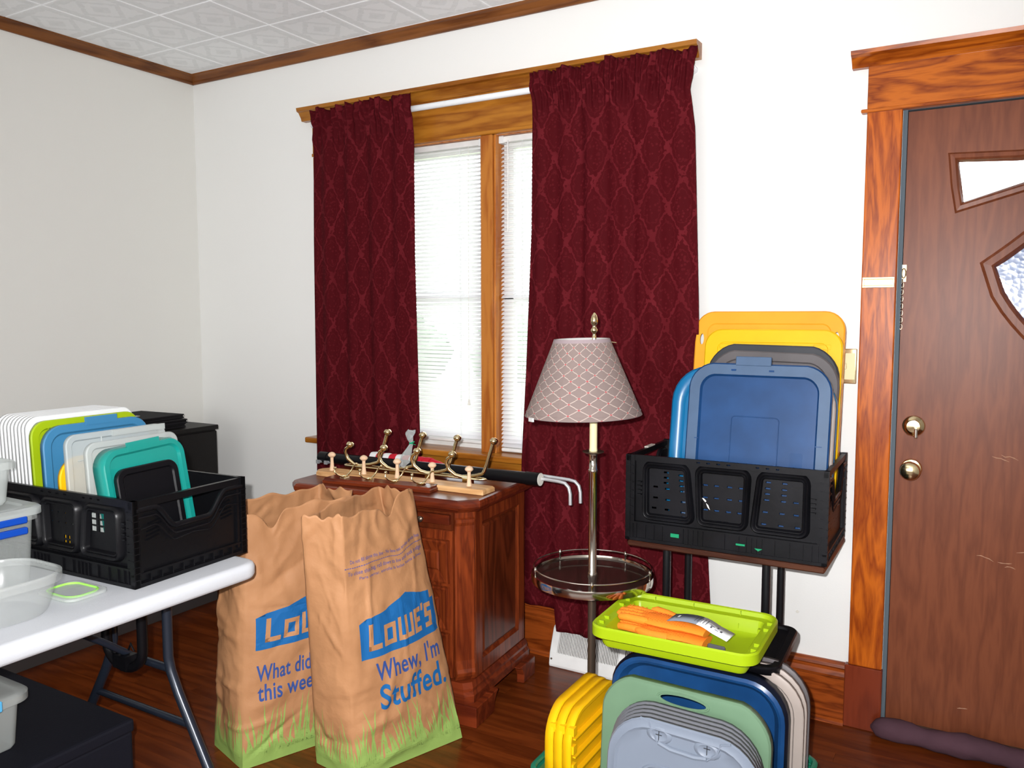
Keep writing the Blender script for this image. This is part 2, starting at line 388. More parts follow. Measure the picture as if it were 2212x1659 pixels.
def shade_mat():
    m = bpy.data.materials.new('trellis_shade_fabric'); m.use_nodes = True; t = m.node_tree; b = t.nodes['Principled BSDF']
    tc = node(t, 'ShaderNodeTexCoord'); sp = node(t, 'ShaderNodeSeparateXYZ'); t.links.new(tc.outputs['UV'], sp.inputs[0])
    a = mnode(t, 'MULTIPLY', sp.outputs[0], 17.0); z = mnode(t, 'MULTIPLY', sp.outputs[1], 7.2)
    def ln(v):
        f = mnode(t, 'FRACT', v); d = mnode(t, 'MINIMUM', f, mnode(t, 'SUBTRACT', 1.0, f)); return d
    d1 = ln(mnode(t, 'ADD', a, z)); d2 = ln(mnode(t, 'SUBTRACT', a, z))
    line = mnode(t, 'MAXIMUM', mnode(t, 'LESS_THAN', d1, .035), mnode(t, 'LESS_THAN', d2, .035))
    dot = mnode(t, 'MULTIPLY', mnode(t, 'LESS_THAN', d1, .075), mnode(t, 'LESS_THAN', d2, .075))
    nz = node(t, 'ShaderNodeTexNoise'); nz.inputs['Scale'].default_value = 8; t.links.new(tc.outputs['Object'], nz.inputs['Vector'])
    base = node(t, 'ShaderNodeMix', data_type='RGBA'); base.inputs[6].default_value = (.20, .155, .148, 1); base.inputs[7].default_value = (.27, .205, .18, 1)
    t.links.new(nz.outputs['Fac'], base.inputs[0])
    m1 = node(t, 'ShaderNodeMix', data_type='RGBA'); m1.inputs[7].default_value = (.50, .41, .36, 1); t.links.new(line, m1.inputs[0]); t.links.new(base.outputs[2], m1.inputs[6])
    m2 = node(t, 'ShaderNodeMix', data_type='RGBA'); m2.inputs[7].default_value = (.45, .07, .08, 1); t.links.new(dot, m2.inputs[0]); t.links.new(m1.outputs[2], m2.inputs[6])
    t.links.new(m2.outputs[2], b.inputs['Base Color']); b.inputs['Roughness'].default_value = .8
    tr = node(t, 'ShaderNodeBsdfTranslucent'); tr.inputs[0].default_value = (.4, .32, .28, 1); ms = node(t, 'ShaderNodeMixShader'); ms.inputs[0].default_value = .12
    t.links.new(b.outputs[0], ms.inputs[1]); t.links.new(tr.outputs[0], ms.inputs[2]); t.links.new(ms.outputs[0], t.nodes['Material Output'].inputs['Surface'])
    return m
M['shade'] = shade_mat()

def ceil_mat():
    m = bpy.data.materials.new('embossed_ceiling_tile'); m.use_nodes = True; t = m.node_tree; b = t.nodes['Principled BSDF']
    tc = node(t, 'ShaderNodeTexCoord'); sp = node(t, 'ShaderNodeSeparateXYZ'); t.links.new(tc.outputs['Object'], sp.inputs[0])
    ax = mnode(t, 'ABSOLUTE', sp.outputs[0]); ay = mnode(t, 'ABSOLUTE', sp.outputs[1])
    nz = node(t, 'ShaderNodeTexNoise'); nz.inputs['Scale'].default_value = 45; nz.inputs['Detail'].default_value = 3; t.links.new(tc.outputs['Object'], nz.inputs['Vector'])
    wob = mnode(t, 'MULTIPLY', mnode(t, 'SUBTRACT', nz.outputs['Fac'], .5), .03)
    sq = mnode(t, 'ADD', mnode(t, 'MAXIMUM', ax, ay), wob); dm = mnode(t, 'ADD', mnode(t, 'ADD', ax, ay), wob)
    def band(v, c, w_): return mnode(t, 'LESS_THAN', mnode(t, 'ABSOLUTE', mnode(t, 'SUBTRACT', v, c)), w_)
    h = mnode(t, 'MAXIMUM', band(sq, .125, .012), band(dm, .10, .014)); h = mnode(t, 'MAXIMUM', h, mnode(t, 'LESS_THAN', dm, .045))
    h = mnode(t, 'MAXIMUM', h, band(sq, .140, .006))
    hh = mnode(t, 'ADD', h, mnode(t, 'MULTIPLY', nz.outputs['Fac'], .6))
    mx = node(t, 'ShaderNodeMix', data_type='RGBA'); mx.inputs[6].default_value = (.90, .92, .93, 1); mx.inputs[7].default_value = (.76, .785, .79, 1)
    t.links.new(mnode(t, 'MULTIPLY', h, nz.outputs['Fac']), mx.inputs[0]); t.links.new(mx.outputs[2], b.inputs['Base Color']); b.inputs['Roughness'].default_value = .8
    bp = node(t, 'ShaderNodeBump'); bp.inputs['Strength'].default_value = .6; bp.inputs['Distance'].default_value = .003; t.links.new(hh, bp.inputs['Height']); t.links.new(bp.outputs[0], b.inputs['Normal'])
    return m
M['tile'] = ceil_mat()

# ================================================================== STRUCTURE
def struct(name, mb, m, parent=None, **k):
    o = mb.obj(name, m, parent, **k)
    if not parent: tag(o, kind='structure')
    return o
X1, Y1, ZC = 5.2, -5.4, 2.70
struct('subfloor', MB().box(-.1, X1+.1, Y1-.1, .12, -.12, -.013), M['subfloor']).name = 'floor_base'
fl_o = struct('floor', MB().box(-.1, X1+.1, Y1-.1, -2.60, -.013, 0).box(-.1, .0, -2.60, .12, -.013, 0).box(0, X1+.1, 0.0, .12, -.013, 0).box(X1, X1+.1, -2.6, 0, -.013, 0), M['floor'])
# strip planks, laid along x
pl_mesh = {}
for r in range(44):
    y1 = -r*.059; y0 = y1-.0585; x = -random.random()*1.0
    while x < X1:
        L = random.choice((.9, 1.2, 1.5)); a, b_ = max(x, 0), min(x+L, X1)
        if b_-a > .02:
            key = round(b_-a, 3)
            if key not in pl_mesh: pl_mesh[key] = MB().box(0, key-.0005, 0, .0585, -.0125, -.0002).mesh('plank', M['floor'])
            o = bpy.data.objects.new('plank', pl_mesh[key]); COL.objects.link(o); o.parent = fl_o; o.location = (a, y0, 0)
        x += L
# walls (boxes round the openings)
def wall_back():
    m = MB(); xs = [(-.12, .98, -.12, 2.82)]
    m.box(-.12, .98, 0, .12, -.01, 2.82); m.box(.98, 2.60, 0, .12, -.01, .84); m.box(.98, 2.60, 0, .12, 2.19, 2.82)
    m.box(2.60, 3.4252, 0, .12, -.01, 2.82); m.box(3.4252, 4.3898, 0, .12, 2.106, 2.82); m.box(4.3898, X1+.12, 0, .12, -.01, 2.82)
    return m
struct('wall_back', wall_back(), M['wall'])
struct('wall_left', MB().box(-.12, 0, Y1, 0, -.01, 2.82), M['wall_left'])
struct('wall_right', MB().box(X1, X1+.12, Y1, 0, -.01, 2.82), M['wall'])
struct('wall_front', MB().box(-.12, X1+.12, Y1-.12, Y1, -.01, 2.82), M['wall'])
# ceiling of embossed tiles
ce = struct('ceiling', MB().box(-.12, X1+.12, Y1-.12, .12, 2.70, 2.82), M['wall'])
T = .3135
tm = MB(); hT = T/2-.0003
tm.loops([[(x, y, 0) for x, y in rrect(2*hT, 2*hT, .001, 0)], [(x, y, -.0055) for x, y in rrect(2*hT, 2*hT, .001, 0)], [(x, y, -.008) for x, y in rrect(2*hT-.006, 2*hT-.006, .001, 0)]], cap=True)
tme = tm.mesh('ceiling_tile', M['tile'])
for i in range(16):
    for j in range(14):
        x = .155+i*T; y = -.2-j*T
        if x > X1: continue
        o = bpy.data.objects.new('ceiling_tile', tme); COL.objects.link(o); o.parent = ce; o.location = (x, y, 2.70)
strip = MB(); n_ = rrect(1, 1, .001, 0)
for i in range(16):
    strip.box(.155+i*T-hT, .155+i*T+hT, -.2+T-hT, -.001, 2.692, 2.70)
strip.obj('edge_tiles', M['tile'], ce)

# crown moulding
def crown_poly(s=1): return [(0, 2.648), (.010, 2.648), (.014, 2.656), (.014, 2.664), (.030, 2.682), (.040, 2.686), (.042, 2.6925), (0, 2.6925)]
def mould(name, poly, axis, a, b, m, sgn=-1, parent=None, off=0, kind=True):
    mb = MB()
    if axis == 'x': mb.prism(poly, a, b, lambda p, q, z: (z, sgn*p+off, q))
    elif axis == 'y': mb.prism(poly, a, b, lambda p, q, z: (sgn*p+off, z, q))
    elif axis == 'z': mb.prism(poly, a, b, lambda p, q, z: (p, sgn*q+off, z))
    return struct(name, mb, m, parent)
mould('trim_1', crown_poly(), 'x', 0, X1, M['crownx'])
mould('trim_2', crown_poly(), 'y', Y1, -.0, M['crowny'], 1)
# baseboards
bb = [(0, 0), (.020, 0), (.020, .160), (.026, .164), (.026, .172), (.018, .186), (.018, .196), (.024, .202), (.020, .212), (.008, .218), (0, .218)]
def base(name, a, b):
    o = mould(name, bb, 'x', a, b, M['base'])
    mould('shoe_moulding', [(.020, 0), (.036, 0), (.033, .010), (.026, .016), (.020, .018)], 'x', a, b, M['base'], parent=o)
    return o
base('baseboard_back', 0.0, 3.31)
base('baseboard_right', 4.50, X1)
mould('baseboard_left', bb, 'y', Y1, 0, M['crowny'], 1)

# window casing -----------------------------------------------------
win = MB()
w1 = struct('window_1', MB().box(.86, .98, -.022, 0, .84, 2.19).box(2.60, 2.70, -.022, 0, .84, 2.19), M['sash'], bevel=.003)
MB().box(1.81, 1.868, -.024, .10, .84, 2.19).obj('mullion', M['sash'], w1, bevel=.004)
MB().box(1.868, 1.877, -.010, .05, .84, 2.19).box(1.801, 1.81, -.010, .05, .84, 2.19).obj('mullion_stop', M['sash'], w1, bevel=.002)
MB().box(.86, 2.70, -.024, 0, 2.19, 2.365).obj('head_board', M['sashx'], w1, bevel=.003)
MB().box(.86, 2.70, -.030, -.024, 2.19, 2.205).obj('head_bead', M['sashx'], w1, bevel=.002)
mould('head_crown', [(0, 2.362), (.030, 2.362), (.034, 2.375), (.050, 2.398), (.062, 2.402), (.066, 2.418), (0, 2.420)], 'x', .80, 2.75, M['sashx'], parent=w1)
MB().box(.82, 2.72, -.075, .10, .815, .842).obj('stool', M['sashx'], w1, bevel=.006, bseg=2)
MB().box(.86, 2.70, -.022, 0, .70, .815).obj('apron', M['sashx'], w1, bevel=.003)
MB().box(.98, 2.60, 0, .10, 2.185, 2.19).box(.98, .985, 0, .10, .842, 2.185).box(2.595, 2.60, 0, .10, .842, 2.185).obj('jamb_lining', M['sash'], w1)
for (a, b_) in ((.985, 1.801), (1.877, 2.595)):
    f = MB()
    for z0, z1 in ((.842, .90), (1.50, 1.52), (2.14, 2.185)): f.box(a, b_, .062, .095, z0, z1)
    f.box(a, a+.045, .062, .095, .90, 2.14); f.box(b_-.045, b_, .062, .095, .90, 2.14)
    so = f.obj('sash_frame', M['whitepaint'], w1)
    MB().box(a+.045, b_-.045, .078, .081, .90, 1.50).obj('pane', M['glass'], so)
    MB().box(a+.045, b_-.045, .078, .081, 1.52, 2.14).obj('pane', M['glass'], so)

# door -----------------------------------------------------
cas = struct('trim_3', MB().box(3.318, 3.425, -.022, .0, .222, 2.103), M['trimz'], bevel=.004, bseg=2)
struct('trim_4', MB().box(4.39, 4.497, -.022, .0, .222, 2.103), M['trimz'], bevel=.004, bseg=2)
struct('trim_5', MB().box(3.308, 3.428, -.030, .0, 0, .222), M['plinth'], bevel=.003)
struct('trim_6', MB().box(4.387, 4.507, -.030, .0, 0, .222), M['plinth'], bevel=.003)
hd = struct('trim_7', MB().box(3.318, 4.497, -.024, .0, 2.108, 2.250), M['trim'], bevel=.002)
MB().box(3.300, 4.515, -.034, .0, 2.098, 2.110).obj('bead', M['trim'], hd, bevel=.004, bseg=2)
mould('crown_cap', [(0, 2.246), (.026, 2.246), (.032, 2.256), (.050, 2.274), (.066, 2.280), (.070, 2.292), (0, 2.294)], 'x', 3.268, 4.547, M['trim'], parent=hd)
jb = struct('door_frame', MB().box(3.425, 3.4385, .002, .115, .0, 2.106).box(4.3765, 4.39, .002, .115, .0, 2.106).box(3.4385, 4.3765, .002, .115, 2.098, 2.106), M['jamb'])
jb.name = 'trim_8'
MB().box(3.4385, 4.3765, -.012, .115, -.0, .0395).obj('threshold', M['darkchrome'], jb, bevel=.006)

def door():
    root = struct('door_1', MB(), M['door'])  # replaced below
    me_mb = MB()
    # slab as a plate with holes: cut afterwards
    me_mb.box(3.4395, 4.3755, .018, .062, .040, 2.0955)
    o = me_mb.obj('door_1', M['door'], None)
    xc = 3.9075
    def mir(pts): return pts+[(2*xc-x, z) for x, z in reversed(pts)]
    up = mir([(3.602, 1.793), (3.585, 1.925), (3.74, 1.919), (xc-.02, 1.915)])
    up = [(3.604, 1.790), (3.594, 1.845), (3.585, 1.928), (3.75, 1.920), (2*xc-3.75, 1.920), (2*xc-3.585, 1.928), (2*xc-3.594, 1.845), (2*xc-3.604, 1.790), (2*xc-3.77, 1.838), (xc, 1.905-.03), (3.77, 1.838)]
    dl = []
    # concave diamond/leaf: tip left, tip right, top and bottom points
    for k in range(9):
        t = k/8; dl.append((3.700+(xc-3.700)*t, 1.588+(.185)*(t**1.0)*(.85+.15*t)))
    for k in range(1, 9):
        t = k/8; dl.append((xc+(xc-3.700)*t, 1.588+.185*((1-t))*(.85+.15*(1-t))))
    for k in range(1, 9):
        t = k/8; dl.append((xc+(xc-3.700)*(1-t), 1.588-.30*(t**.62)*(.9+.1*t)))
    for k in range(1, 8):
        t = k/8; dl.append((xc-(xc-3.700)*t, 1.588-.30*((1-t)**.62)))
    for poly in (up, dl):
        c = MB(); c.prism(poly, .0, .09, lambda x, z, y: (x, y, z)); cut(o, c)
    bpy.data.objects.remove(root); tag(o, kind='structure'); o.name = 'door_1'
    def frame_ring(poly, wd):
        # mitred raised moulding outside the pane
        n = len(poly); cx = sum(p[0] for p in poly)/n; cz = sum(p[1] for p in poly)/n
        ar = sum(poly[i][0]*poly[(i+1) % n][1]-poly[(i+1) % n][0]*poly[i][1] for i in range(n)); sg = 1 if ar > 0 else -1
        def off(d):
            out = []
            for i in range(n):
                a = Vector(poly[i-1]); b = Vector(poly[i]); c = Vector(poly[(i+1) % n])
                n1 = Vector(((b-a).y, -(b-a).x)).normalized()*sg; n2 = Vector(((c-b).y, -(c-b).x)).normalized()*sg
                nn = (n1+n2); L = max(nn.length, .7); nn = nn.normalized()*min(d*2/L, d*1.9); out.append(b+nn)
            return out
        P0, P1, P2, P3 = off(0), off(.006), off(wd*.75), off(wd)
        L = [[(p.x, .030, p.y) for p in off(-.004)], [(p.x, .016, p.y) for p in P0], [(p.x, .009, p.y) for p in P1], [(p.x, .010, p.y) for p in P2], [(p.x, .0178, p.y) for p in P3]]
        return MB().loops(L, cap=False)
    f1 = frame_ring(up, .024).obj('pane_moulding', M['door'], o); tag(f1, 'mitred moulding round the top light')
    f2 = frame_ring(dl, .034).obj('pane_moulding', M['door'], o)
    c = MB(); c.prism(up, .036, .040, lambda x, z, y: (x, y, z)); c.obj('pane', M['glass'], o)
    c = MB(); c.prism(dl, .034, .040, lambda x, z, y: (x, y, z)); tag(c.obj('pane', M['pebble'], o), 'pebbled blue-grey glass light')
    # knob and deadbolt
    k = MB().lathe([(.031, 0), (.033, -.004), (.030, -.009), (.016, -.012), (.012, -.030), (.022, -.036), (.030, -.046), (.032, -.056), (.028, -.066), (.016, -.072), (.002, -.073)], 28, (3.489, .018, .922), axis='Y').obj('door_knob', M['brass'], o, smooth=40)
    d = MB().lathe([(.034, 0), (.035, -.004), (.031, -.010), (.022, -.014), (.020, -.022), (.002, -.024)], 28, (3.491, .018, 1.066), axis='Y').obj('deadbolt', M['brass'], o, smooth=40)
    MB().box(3.496, 3.506, -.032, -.006, 1.030, 1.062).obj('thumb_turn', M['chrome'], d, bevel=.003)
    # chain slide and chain
    s = MB().box(3.437, 3.451, .010, .018, 1.545, 1.600); s.tube([(3.444, .006, 1.585+.010*cos(a)) if False else (3.444+.006*cos(a), .004, 1.572+.016*sin(a)) for a in [2*pi*i/14 for i in range(14)]], .0022, 6, True)
    s.obj('chain_plate', M['brass'], o)
    ch = MB()
    for i in range(14):
        z = 1.545-i*.0115; h = i % 2
        pts = [((3.441+.0042*cos(a)) if h else 3.441, .006+(0 if h else .0042*cos(a)), z+.0085*sin(a)) for a in [2*pi*k/10 for k in range(10)]]
        ch.tube(pts, .0016, 5, True)
    tag(ch.obj('door_chain', M['darkchrome'], o, smooth=60), 'hanging dark metal security chain')
    sc_ = MB(); rnd = random.Random(4)
    for (x, z, L, a) in ((3.72, .985, .05, -.25), (3.69, .655, .05, -.25), (3.75, .64, .04, .1), (3.80, .675, .06, .25), (3.655, .13, .03, .0), (3.77, .63, .03, -.1), (3.745, .99, .05, -.3)):
        pts = [(x+L*i/4*cos(a), .0172, z+L*i/4*sin(a)+rnd.uniform(-.004, .004)) for i in range(5)]
        sc_.tube(pts, [.0004, .0018, .0012, .0018, .0004], 5)
    sc_.obj('scuff_marks', M['scratch'], o)
    return o
door()
sl = MB().box(3.322, 3.420, -.032, -.022, 1.525, 1.532).box(3.322, 3.420, -.032, -.022, 1.553, 1.560).box(3.322, 3.329, -.032, -.022, 1.532, 1.553).box(3.413, 3.420, -.032, -.022, 1.532, 1.553).box(3.322, 3.42, -.0245, -.022, 1.532, 1.553)
tag(sl.obj('door_guard_plate', M['brass'], cas, bevel=.0015), 'polished brass slide plate screwed to the casing')

# ================================================================== OUTSIDE
lw = struct('lawn', MB().box(-14, 18, .3, 30, -.75, -.55), M['grass'])
for i in range(9):
    x = -9+i*2.3; t = thing('hedge_bush', ['leftmost','second','third','fourth','middle','sixth','seventh','eighth','rightmost'][i]+' of the pale green bushes out on the lawn beyond the blinds' if i != 4 else 'middle one of the pale green bushes out on the lawn beyond the blinds', 'bush', (-17+i*4.6, 17+random.random(), -.55), group='bushes outside the window')
    m_ = MB(); bmx = bmesh.new(); bmesh.ops.create_icosphere(bmx, subdivisions=4, radius=1)
    vs_ = []
    for v in bmx.verts:
        p = v.co; k = 1+.28*noise.noise(p*2.2+Vector((i, 0, 0)))+.12*noise.noise(p*7)
        vs_.append((p.x*1.9*k, p.y*1.2*k, .95+p.z*1.05*k))
    m_.add(vs_, [[v.index for v in f.verts] for f in bmx.faces]); bmx.free()
    m_.obj('foliage', M['leaf'], t)

# ================================================================== BLINDS
def slat_mesh(L):
    m = MB(); tl = radians(34); P = []
    for k in range(5):
        u = -.0125+.025*k/4; h = .0018*(1-(u/.0125)**2); P.append((u*cos(tl)-h*sin(tl), u*sin(tl)+h*cos(tl)))
    for x in (0, L):
        for p in P: m.v.append((x, p[0], p[1]))
    for k in range(4): m.f.append((k, k+1, k+6, k+5)); m.m.append(0)
    return m.mesh('slat', M['blind'], 60)
def blind(x0, x1, zb, label, wand, tassel):
    t = thing('mini_blind', label, 'blind', (x0, .032, zb), group='white mini blinds in the window')
    L = x1-x0; H = 2.185-zb
    MB().box(0, L, -.016, .014, H-.026, H-.001).obj('head_rail', M['whitepaint'], t, bevel=.002)
    for a in (-.003, L-.020): MB().box(a, a+.023, -.020, .016, H-.030, H).obj('bracket', M['white'], t, bevel=.002)
    MB().box(.004, L-.004, -.013, .013, .0, .016).obj('bottom_rail', M['whitepaint'], t, bevel=.004)
    me = slat_mesh(L-.008); z = .028; P = .0178
    while z < H-.032:
        o = bpy.data.objects.new('slat', me); COL.objects.link(o); o.parent = t; o.location = (.004, 0, z); z += P
    c = MB()
    for fx in (.15, .5, .85):
        for dy in (-.0135, .0135): c.tube([(L*fx, dy, .01), (L*fx, dy, H-.02)], .0007, 5)
        c.tube([(L*fx+.006, -.015, .01), (L*fx+.006, -.015, H-.02)], .0007, 5)
    c.obj('ladder_cord', M['white'], t)
    if wand: MB().tube([(wand, -.024, H-.02), (wand+.001, -.026, H-.40)], .0028, 6).obj('tilt_wand', M['whitepaint'], t)
    if tassel:
        MB().tube([(tassel, -.018, H-.02), (tassel, -.020, .20)], .0008, 5).lathe([(.0015, 0), (.003, -.004), (.006, -.025), (.006, -.028), (.001, -.029)], 10, (tassel, -.020, .20)).obj('pull_cord', M['tag'], t)
    return t
blind(.990, 1.797, .868, 'white mini blind on the left side of the window mullion', None, .735)
blind(1.881, 2.590, .846, 'white mini blind on the right side of the window mullion', .045, None)

# ================================================================== CURTAINS
def curtain(label, L_, R_, hem, nf, seed):
    nx, nz = 150, 120; rnd = random.Random(seed)
    ph = [rnd.uniform(0, 6) for _ in range(6)]; v = []; uv = []
    for j in range(nz+1):
        s = j/nz
        for i in range(nx+1):
            u = i/nx; zt = 2.384+.022*noise.noise(Vector((u*7, seed, 0)))+.012*noise.noise(Vector((u*19, seed, 3)))
            zb_ = hem(u); z = zb_+(zt-zb_)*s; xl = L_(z); xr = R_(z); x = xl+(xr-xl)*u
            amp = .006+.005*noise.noise(Vector((u*4, z*.6, seed)))
            f = sin(u*nf*2*pi+ph[0]+.6*sin(z*1.1+ph[1]))+.45*sin(u*nf*4.3*pi+ph[2]+z*.5)
            low = min(1, max(0, (1.25-z)/.2))*min(1, max(0, (x-2.50)/.12)) if seed == 11 else 0
            y = -.098+amp*f*.95*(1-.5*low)+.046*low
            hz = z-2.318
            if z > 2.21:  # gathered rod pocket and ruffle
                k = min(1, (z-2.21)/.06)
                y += k*(-.010)+k*.011*noise.noise(Vector((u*46, z*5, seed)))+k*.008*sin(u*nf*9*pi+ph[3])
                y -= .014*math.exp(-(hz/.028)**2)
                x += k*.006*noise.noise(Vector((u*30, z*8, seed+9)))
                if hz > .018: y -= .010*sin(u*43+seed)*min(1, (hz-.018)/.03)
            v.append((x, y, z)); uv.append(((xl+(xr-xl)*u)*1.08, z))
    f = [(j*(nx+1)+i, j*(nx+1)+i+1, (j+1)*(nx+1)+i+1, (j+1)*(nx+1)+i) for j in range(nz) for i in range(nx)]
    m = MB(); m.add(v, f); me = m.mesh('curtain', M['damask'], 180, fixn=False)
    ul = me.uv_layers.new(name='UVMap')
    for lp in me.loops: ul.data[lp.index].uv = uv[lp.vertex_index]
    o = bpy.data.objects.new('curtain', me); COL.objects.link(o)
    sm = o.modifiers.new('s', 'SOLIDIFY'); sm.thickness = .0015
    return tag(o, label, 'curtain')
def lerp(tab):
    def f(z):
        for (a, va), (b, vb) in zip(tab, tab[1:]):
            if a <= z <= b: return va+(vb-va)*(z-a)/(b-a)
        return tab[0][1] if z < tab[0][0] else tab[-1][1]
    return f
curtain('burgundy damask curtain left of the bare blinds, its foot hidden behind the wooden cabinet', lerp([(.3, .905), (.8, .915), (1.8, .925), (2.25, .935), (2.30, .955), (2.38, .925)]), lerp([(.3, 1.53), (.84, 1.535), (1.7, 1.515), (2.36, 1.515)]), lambda u: .36, 4, 3)
curtain('wide burgundy damask curtain behind the floor lamp', lerp([(.1, 2.05), (.5, 2.045), (.84, 2.05), (1.2, 2.07), (1.77, 2.095), (2.28, 2.10), (2.38, 2.085)]), lerp([(.1, 2.85), (.34, 2.838), (.9, 2.80), (1.47, 2.785), (2.1, 2.76), (2.24, 2.74), (2.30, 2.755), (2.37, 2.765)]), lambda u: .24-.09*min(1, max(0, (u-.20)/.012)), 6, 11)
rod = MB(); rod.tube([(.90, 0, 2.328), (.90, -.060, 2.328), (.91, -.070, 2.328), (2.715, -.070, 2.328), (2.725, -.060, 2.328), (2.725, -.0, 2.328)], .013, 12)
tag(rod.obj('curtain_rod', M['rodwhite'], smooth=50), 'white metal curtain rod bridging the two burgundy curtains', 'curtain rod')

# ================================================================== FLOOR REGISTER, SWITCH, DRAUGHT SNAKE
t = thing('baseboard_register', 'white metal floor register with fine fins beside the wooden cabinet', 'vent', (2.19, -.025, 0))
LR = .62
MB().prism([(-.001, 0), (-.085, 0), (-.088, .012), (-.080, .060), (-.045, .150), (-.035, .158), (-.001, .158)], 0, LR, lambda p, q, z: (z, p, q)).obj('housing', M['whitepaint'], t, bevel=.003)
g = MB(); A = Vector((0, -.0805, .062)); B_ = Vector((0, -.047, .146))
for (a, b_) in ((.035, .30), (.325, .585)):
    g.add([(a, A.y, A.z), (b_, A.y, A.z), (b_, B_.y, B_.z), (a, B_.y, B_.z)], [(0, 1, 2, 3)])
g.v = [(x, y-.0012, z) for x, y, z in g.v]; g.obj('grille_backing', M['grille'], t)
g = MB(); x = .038
while x < .585:
    if not .30 < x < .325: g.add([(x, A.y-.0005, A.z), (x+.0032, A.y-.0005, A.z), (x+.0032, B_.y-.0005, B_.z), (x, B_.y-.0005, B_.z), (x, A.y-.005, A.z-.002), (x+.0032, A.y-.005, A.z-.002), (x+.0032, B_.y-.005, B_.z-.002), (x, B_.y-.005, B_.z-.002)], [(4, 5, 6, 7), (0, 4, 7, 3), (1, 2, 6, 5)])
    x += .0068
tag(g.obj('fins', M['whitepaint'], t), kind='stuff')
MB().lathe([(.004, 0), (.004, -.003), (.001, -.004)], 10, (.012, -.086, .035), axis='Y').obj('screw', M['darkchrome'], t)

t = thing('light_switch', 'brass light switch plate on the wall beside the door casing', 'switch', (3.275, 0, 1.26))
MB().box(-.036, .036, -.006, 0, -.060, .060).obj('switch_plate', M['brass'], t, bevel=.004, bseg=2)
MB().box(-.018, .030, -.0075, -.005, -.045, .045).obj('plate_face', M['cream'], t)
MB().box(-.005, .005, -.018, -.006, -.010, .012).obj('toggle', M['cream'], t, bevel=.002)
mk = MB()
for (x, z, r) in ((3.02, 1.78, .004), (2.97, 1.63, .003), (3.10, 1.55, .003), (3.14, .37, .006), (3.12, 1.60, .002)):
    mk.lathe([(r, 0), (r, -.0012), (r*.5, -.0016)], 7, (x, 0, z), axis='Y')
mk.obj('nail_hole', M['tag'], bpy.data.objects['wall_back'])

def snake():
    pts = []; rad = []
    for i in range(60):
        u = i/59; x = 3.40+u*1.05
        pts.append((x, -.062+.012*sin(u*7)-.01*u, .036+.003*sin(u*23))); e = min(1, u*14, (1-u)*14)
        rad.append(max(.004, .036*sqrt(max(0, 1-(1-e)**2)))*(1+.10*sin(u*30)+.05*sin(u*77)))
    m = MB().tube(pts, rad, 18)
    m.v = [(x+.002*noise.noise(Vector((x*30, y*60, z*60))), y+.005*noise.noise(Vector((x*18, y*40, z*40))), max(.001, z+.004*noise.noise(Vector((x*25, y*30, z*30+5))))) for x, y, z in m.v]
    return m
tag(snake().obj('draught_stopper', M['snake'], smooth=180), 'mauve-brown cloth draught stopper lying along the foot of the door', 'draft stopper')

# ================================================================== WOODEN CABINET
cab = thing('wooden_cabinet', 'reddish-brown wooden cabinet with chamfered corners in front of the window', 'cabinet', (2.195, -.70, 0), (0, 0, radians(4)))
W_, D_ = .80, .50      # body local: x -W..0, y 0..D
def ch_poly(x0, x1, y0, y1, c): return [(x0+c, y0), (x1-c, y0), (x1, y0+c), (x1, y1), (x0, y1), (x0, y0+c)]
m = MB(); CH = .055
m.loops([[(x, y, z) for x, y in ch_poly(-W_-e, e, -e, D_, CH)] for e, z in ((-.018, .752), (-.004, .756), (.002, .764), (.010, .768), (.014, .776), (.014, .788), (.008, .797), (0, .800))], capfirst=True)
m.obj('cabinet_top', M['cabx'], cab)
i_ = .030
MB().prism(ch_poly(-W_+i_+.012, -i_-.012, i_+.012, D_-.01, CH-.012), .135, .752).obj('carcass', M['cabd'], cab)
b_ = MB(); b_.loops([[(x, y, z) for x, y in ch_poly(-W_+i_-e, -i_+e, i_-e, D_-.005, CH-.03)] for e, z in ((.012, .070), (.020, .072), (.020, .100), (.012, .112), (.012, .122), (.002, .140))], capfirst=True)
b_.obj('base_moulding', M['cabx'], cab)
for (a, c) in ((-.175, -.120), (-W_+.120, -W_+.175)):
    f = MB(); y0 = .008
    f.prism([(a, 0), (a, .074), (c, .074), (c, 0)] if False else ([(c, .0), (c, .074), (a, .074), (a+.02, .060), (a+.035, .035), (a+.035, 0)] if a > -.3 else [(a, 0), (a, .074), (c, .074), (c-.02, .060), (c-.035, .035), (c-.035, 0)]), y0, y0+.03, lambda p, q, z: (p, z, q))
    f.obj('bracket_foot', M['cabx'], cab, bevel=.003)
for sx in (0, 1):
    for (a, c, fl_) in ((.008, .14, 0), (D_-.14, D_, 1)):
        xx = (-.018, .014) if sx == 0 else (-W_-.014, -W_+.018)
        if not fl_: a += .115; c += .045
        poly = [(a, 0), (a, .074), (c, .074), (c-.02, .060), (c-.035, .035), (c-.035, 0)] if not fl_ else [(c, 0), (c, .074), (a, .074), (a+.02, .060), (a+.035, .035), (a+.035, 0)]
        fm = MB().prism(poly, xx[0], xx[1], lambda p, q, z: (z, p, q))
        fm.obj('bracket_foot', M['cabx'], cab, bevel=.003)
MB().box(-.125, .016, .002, .125, 0, .074).obj('corner_foot', M['cabx'], cab, bevel=.003)
MB().box(-W_-.016, -W_+.125, .002, .125, 0, .074).obj('corner_foot', M['cabx'], cab, bevel=.003)
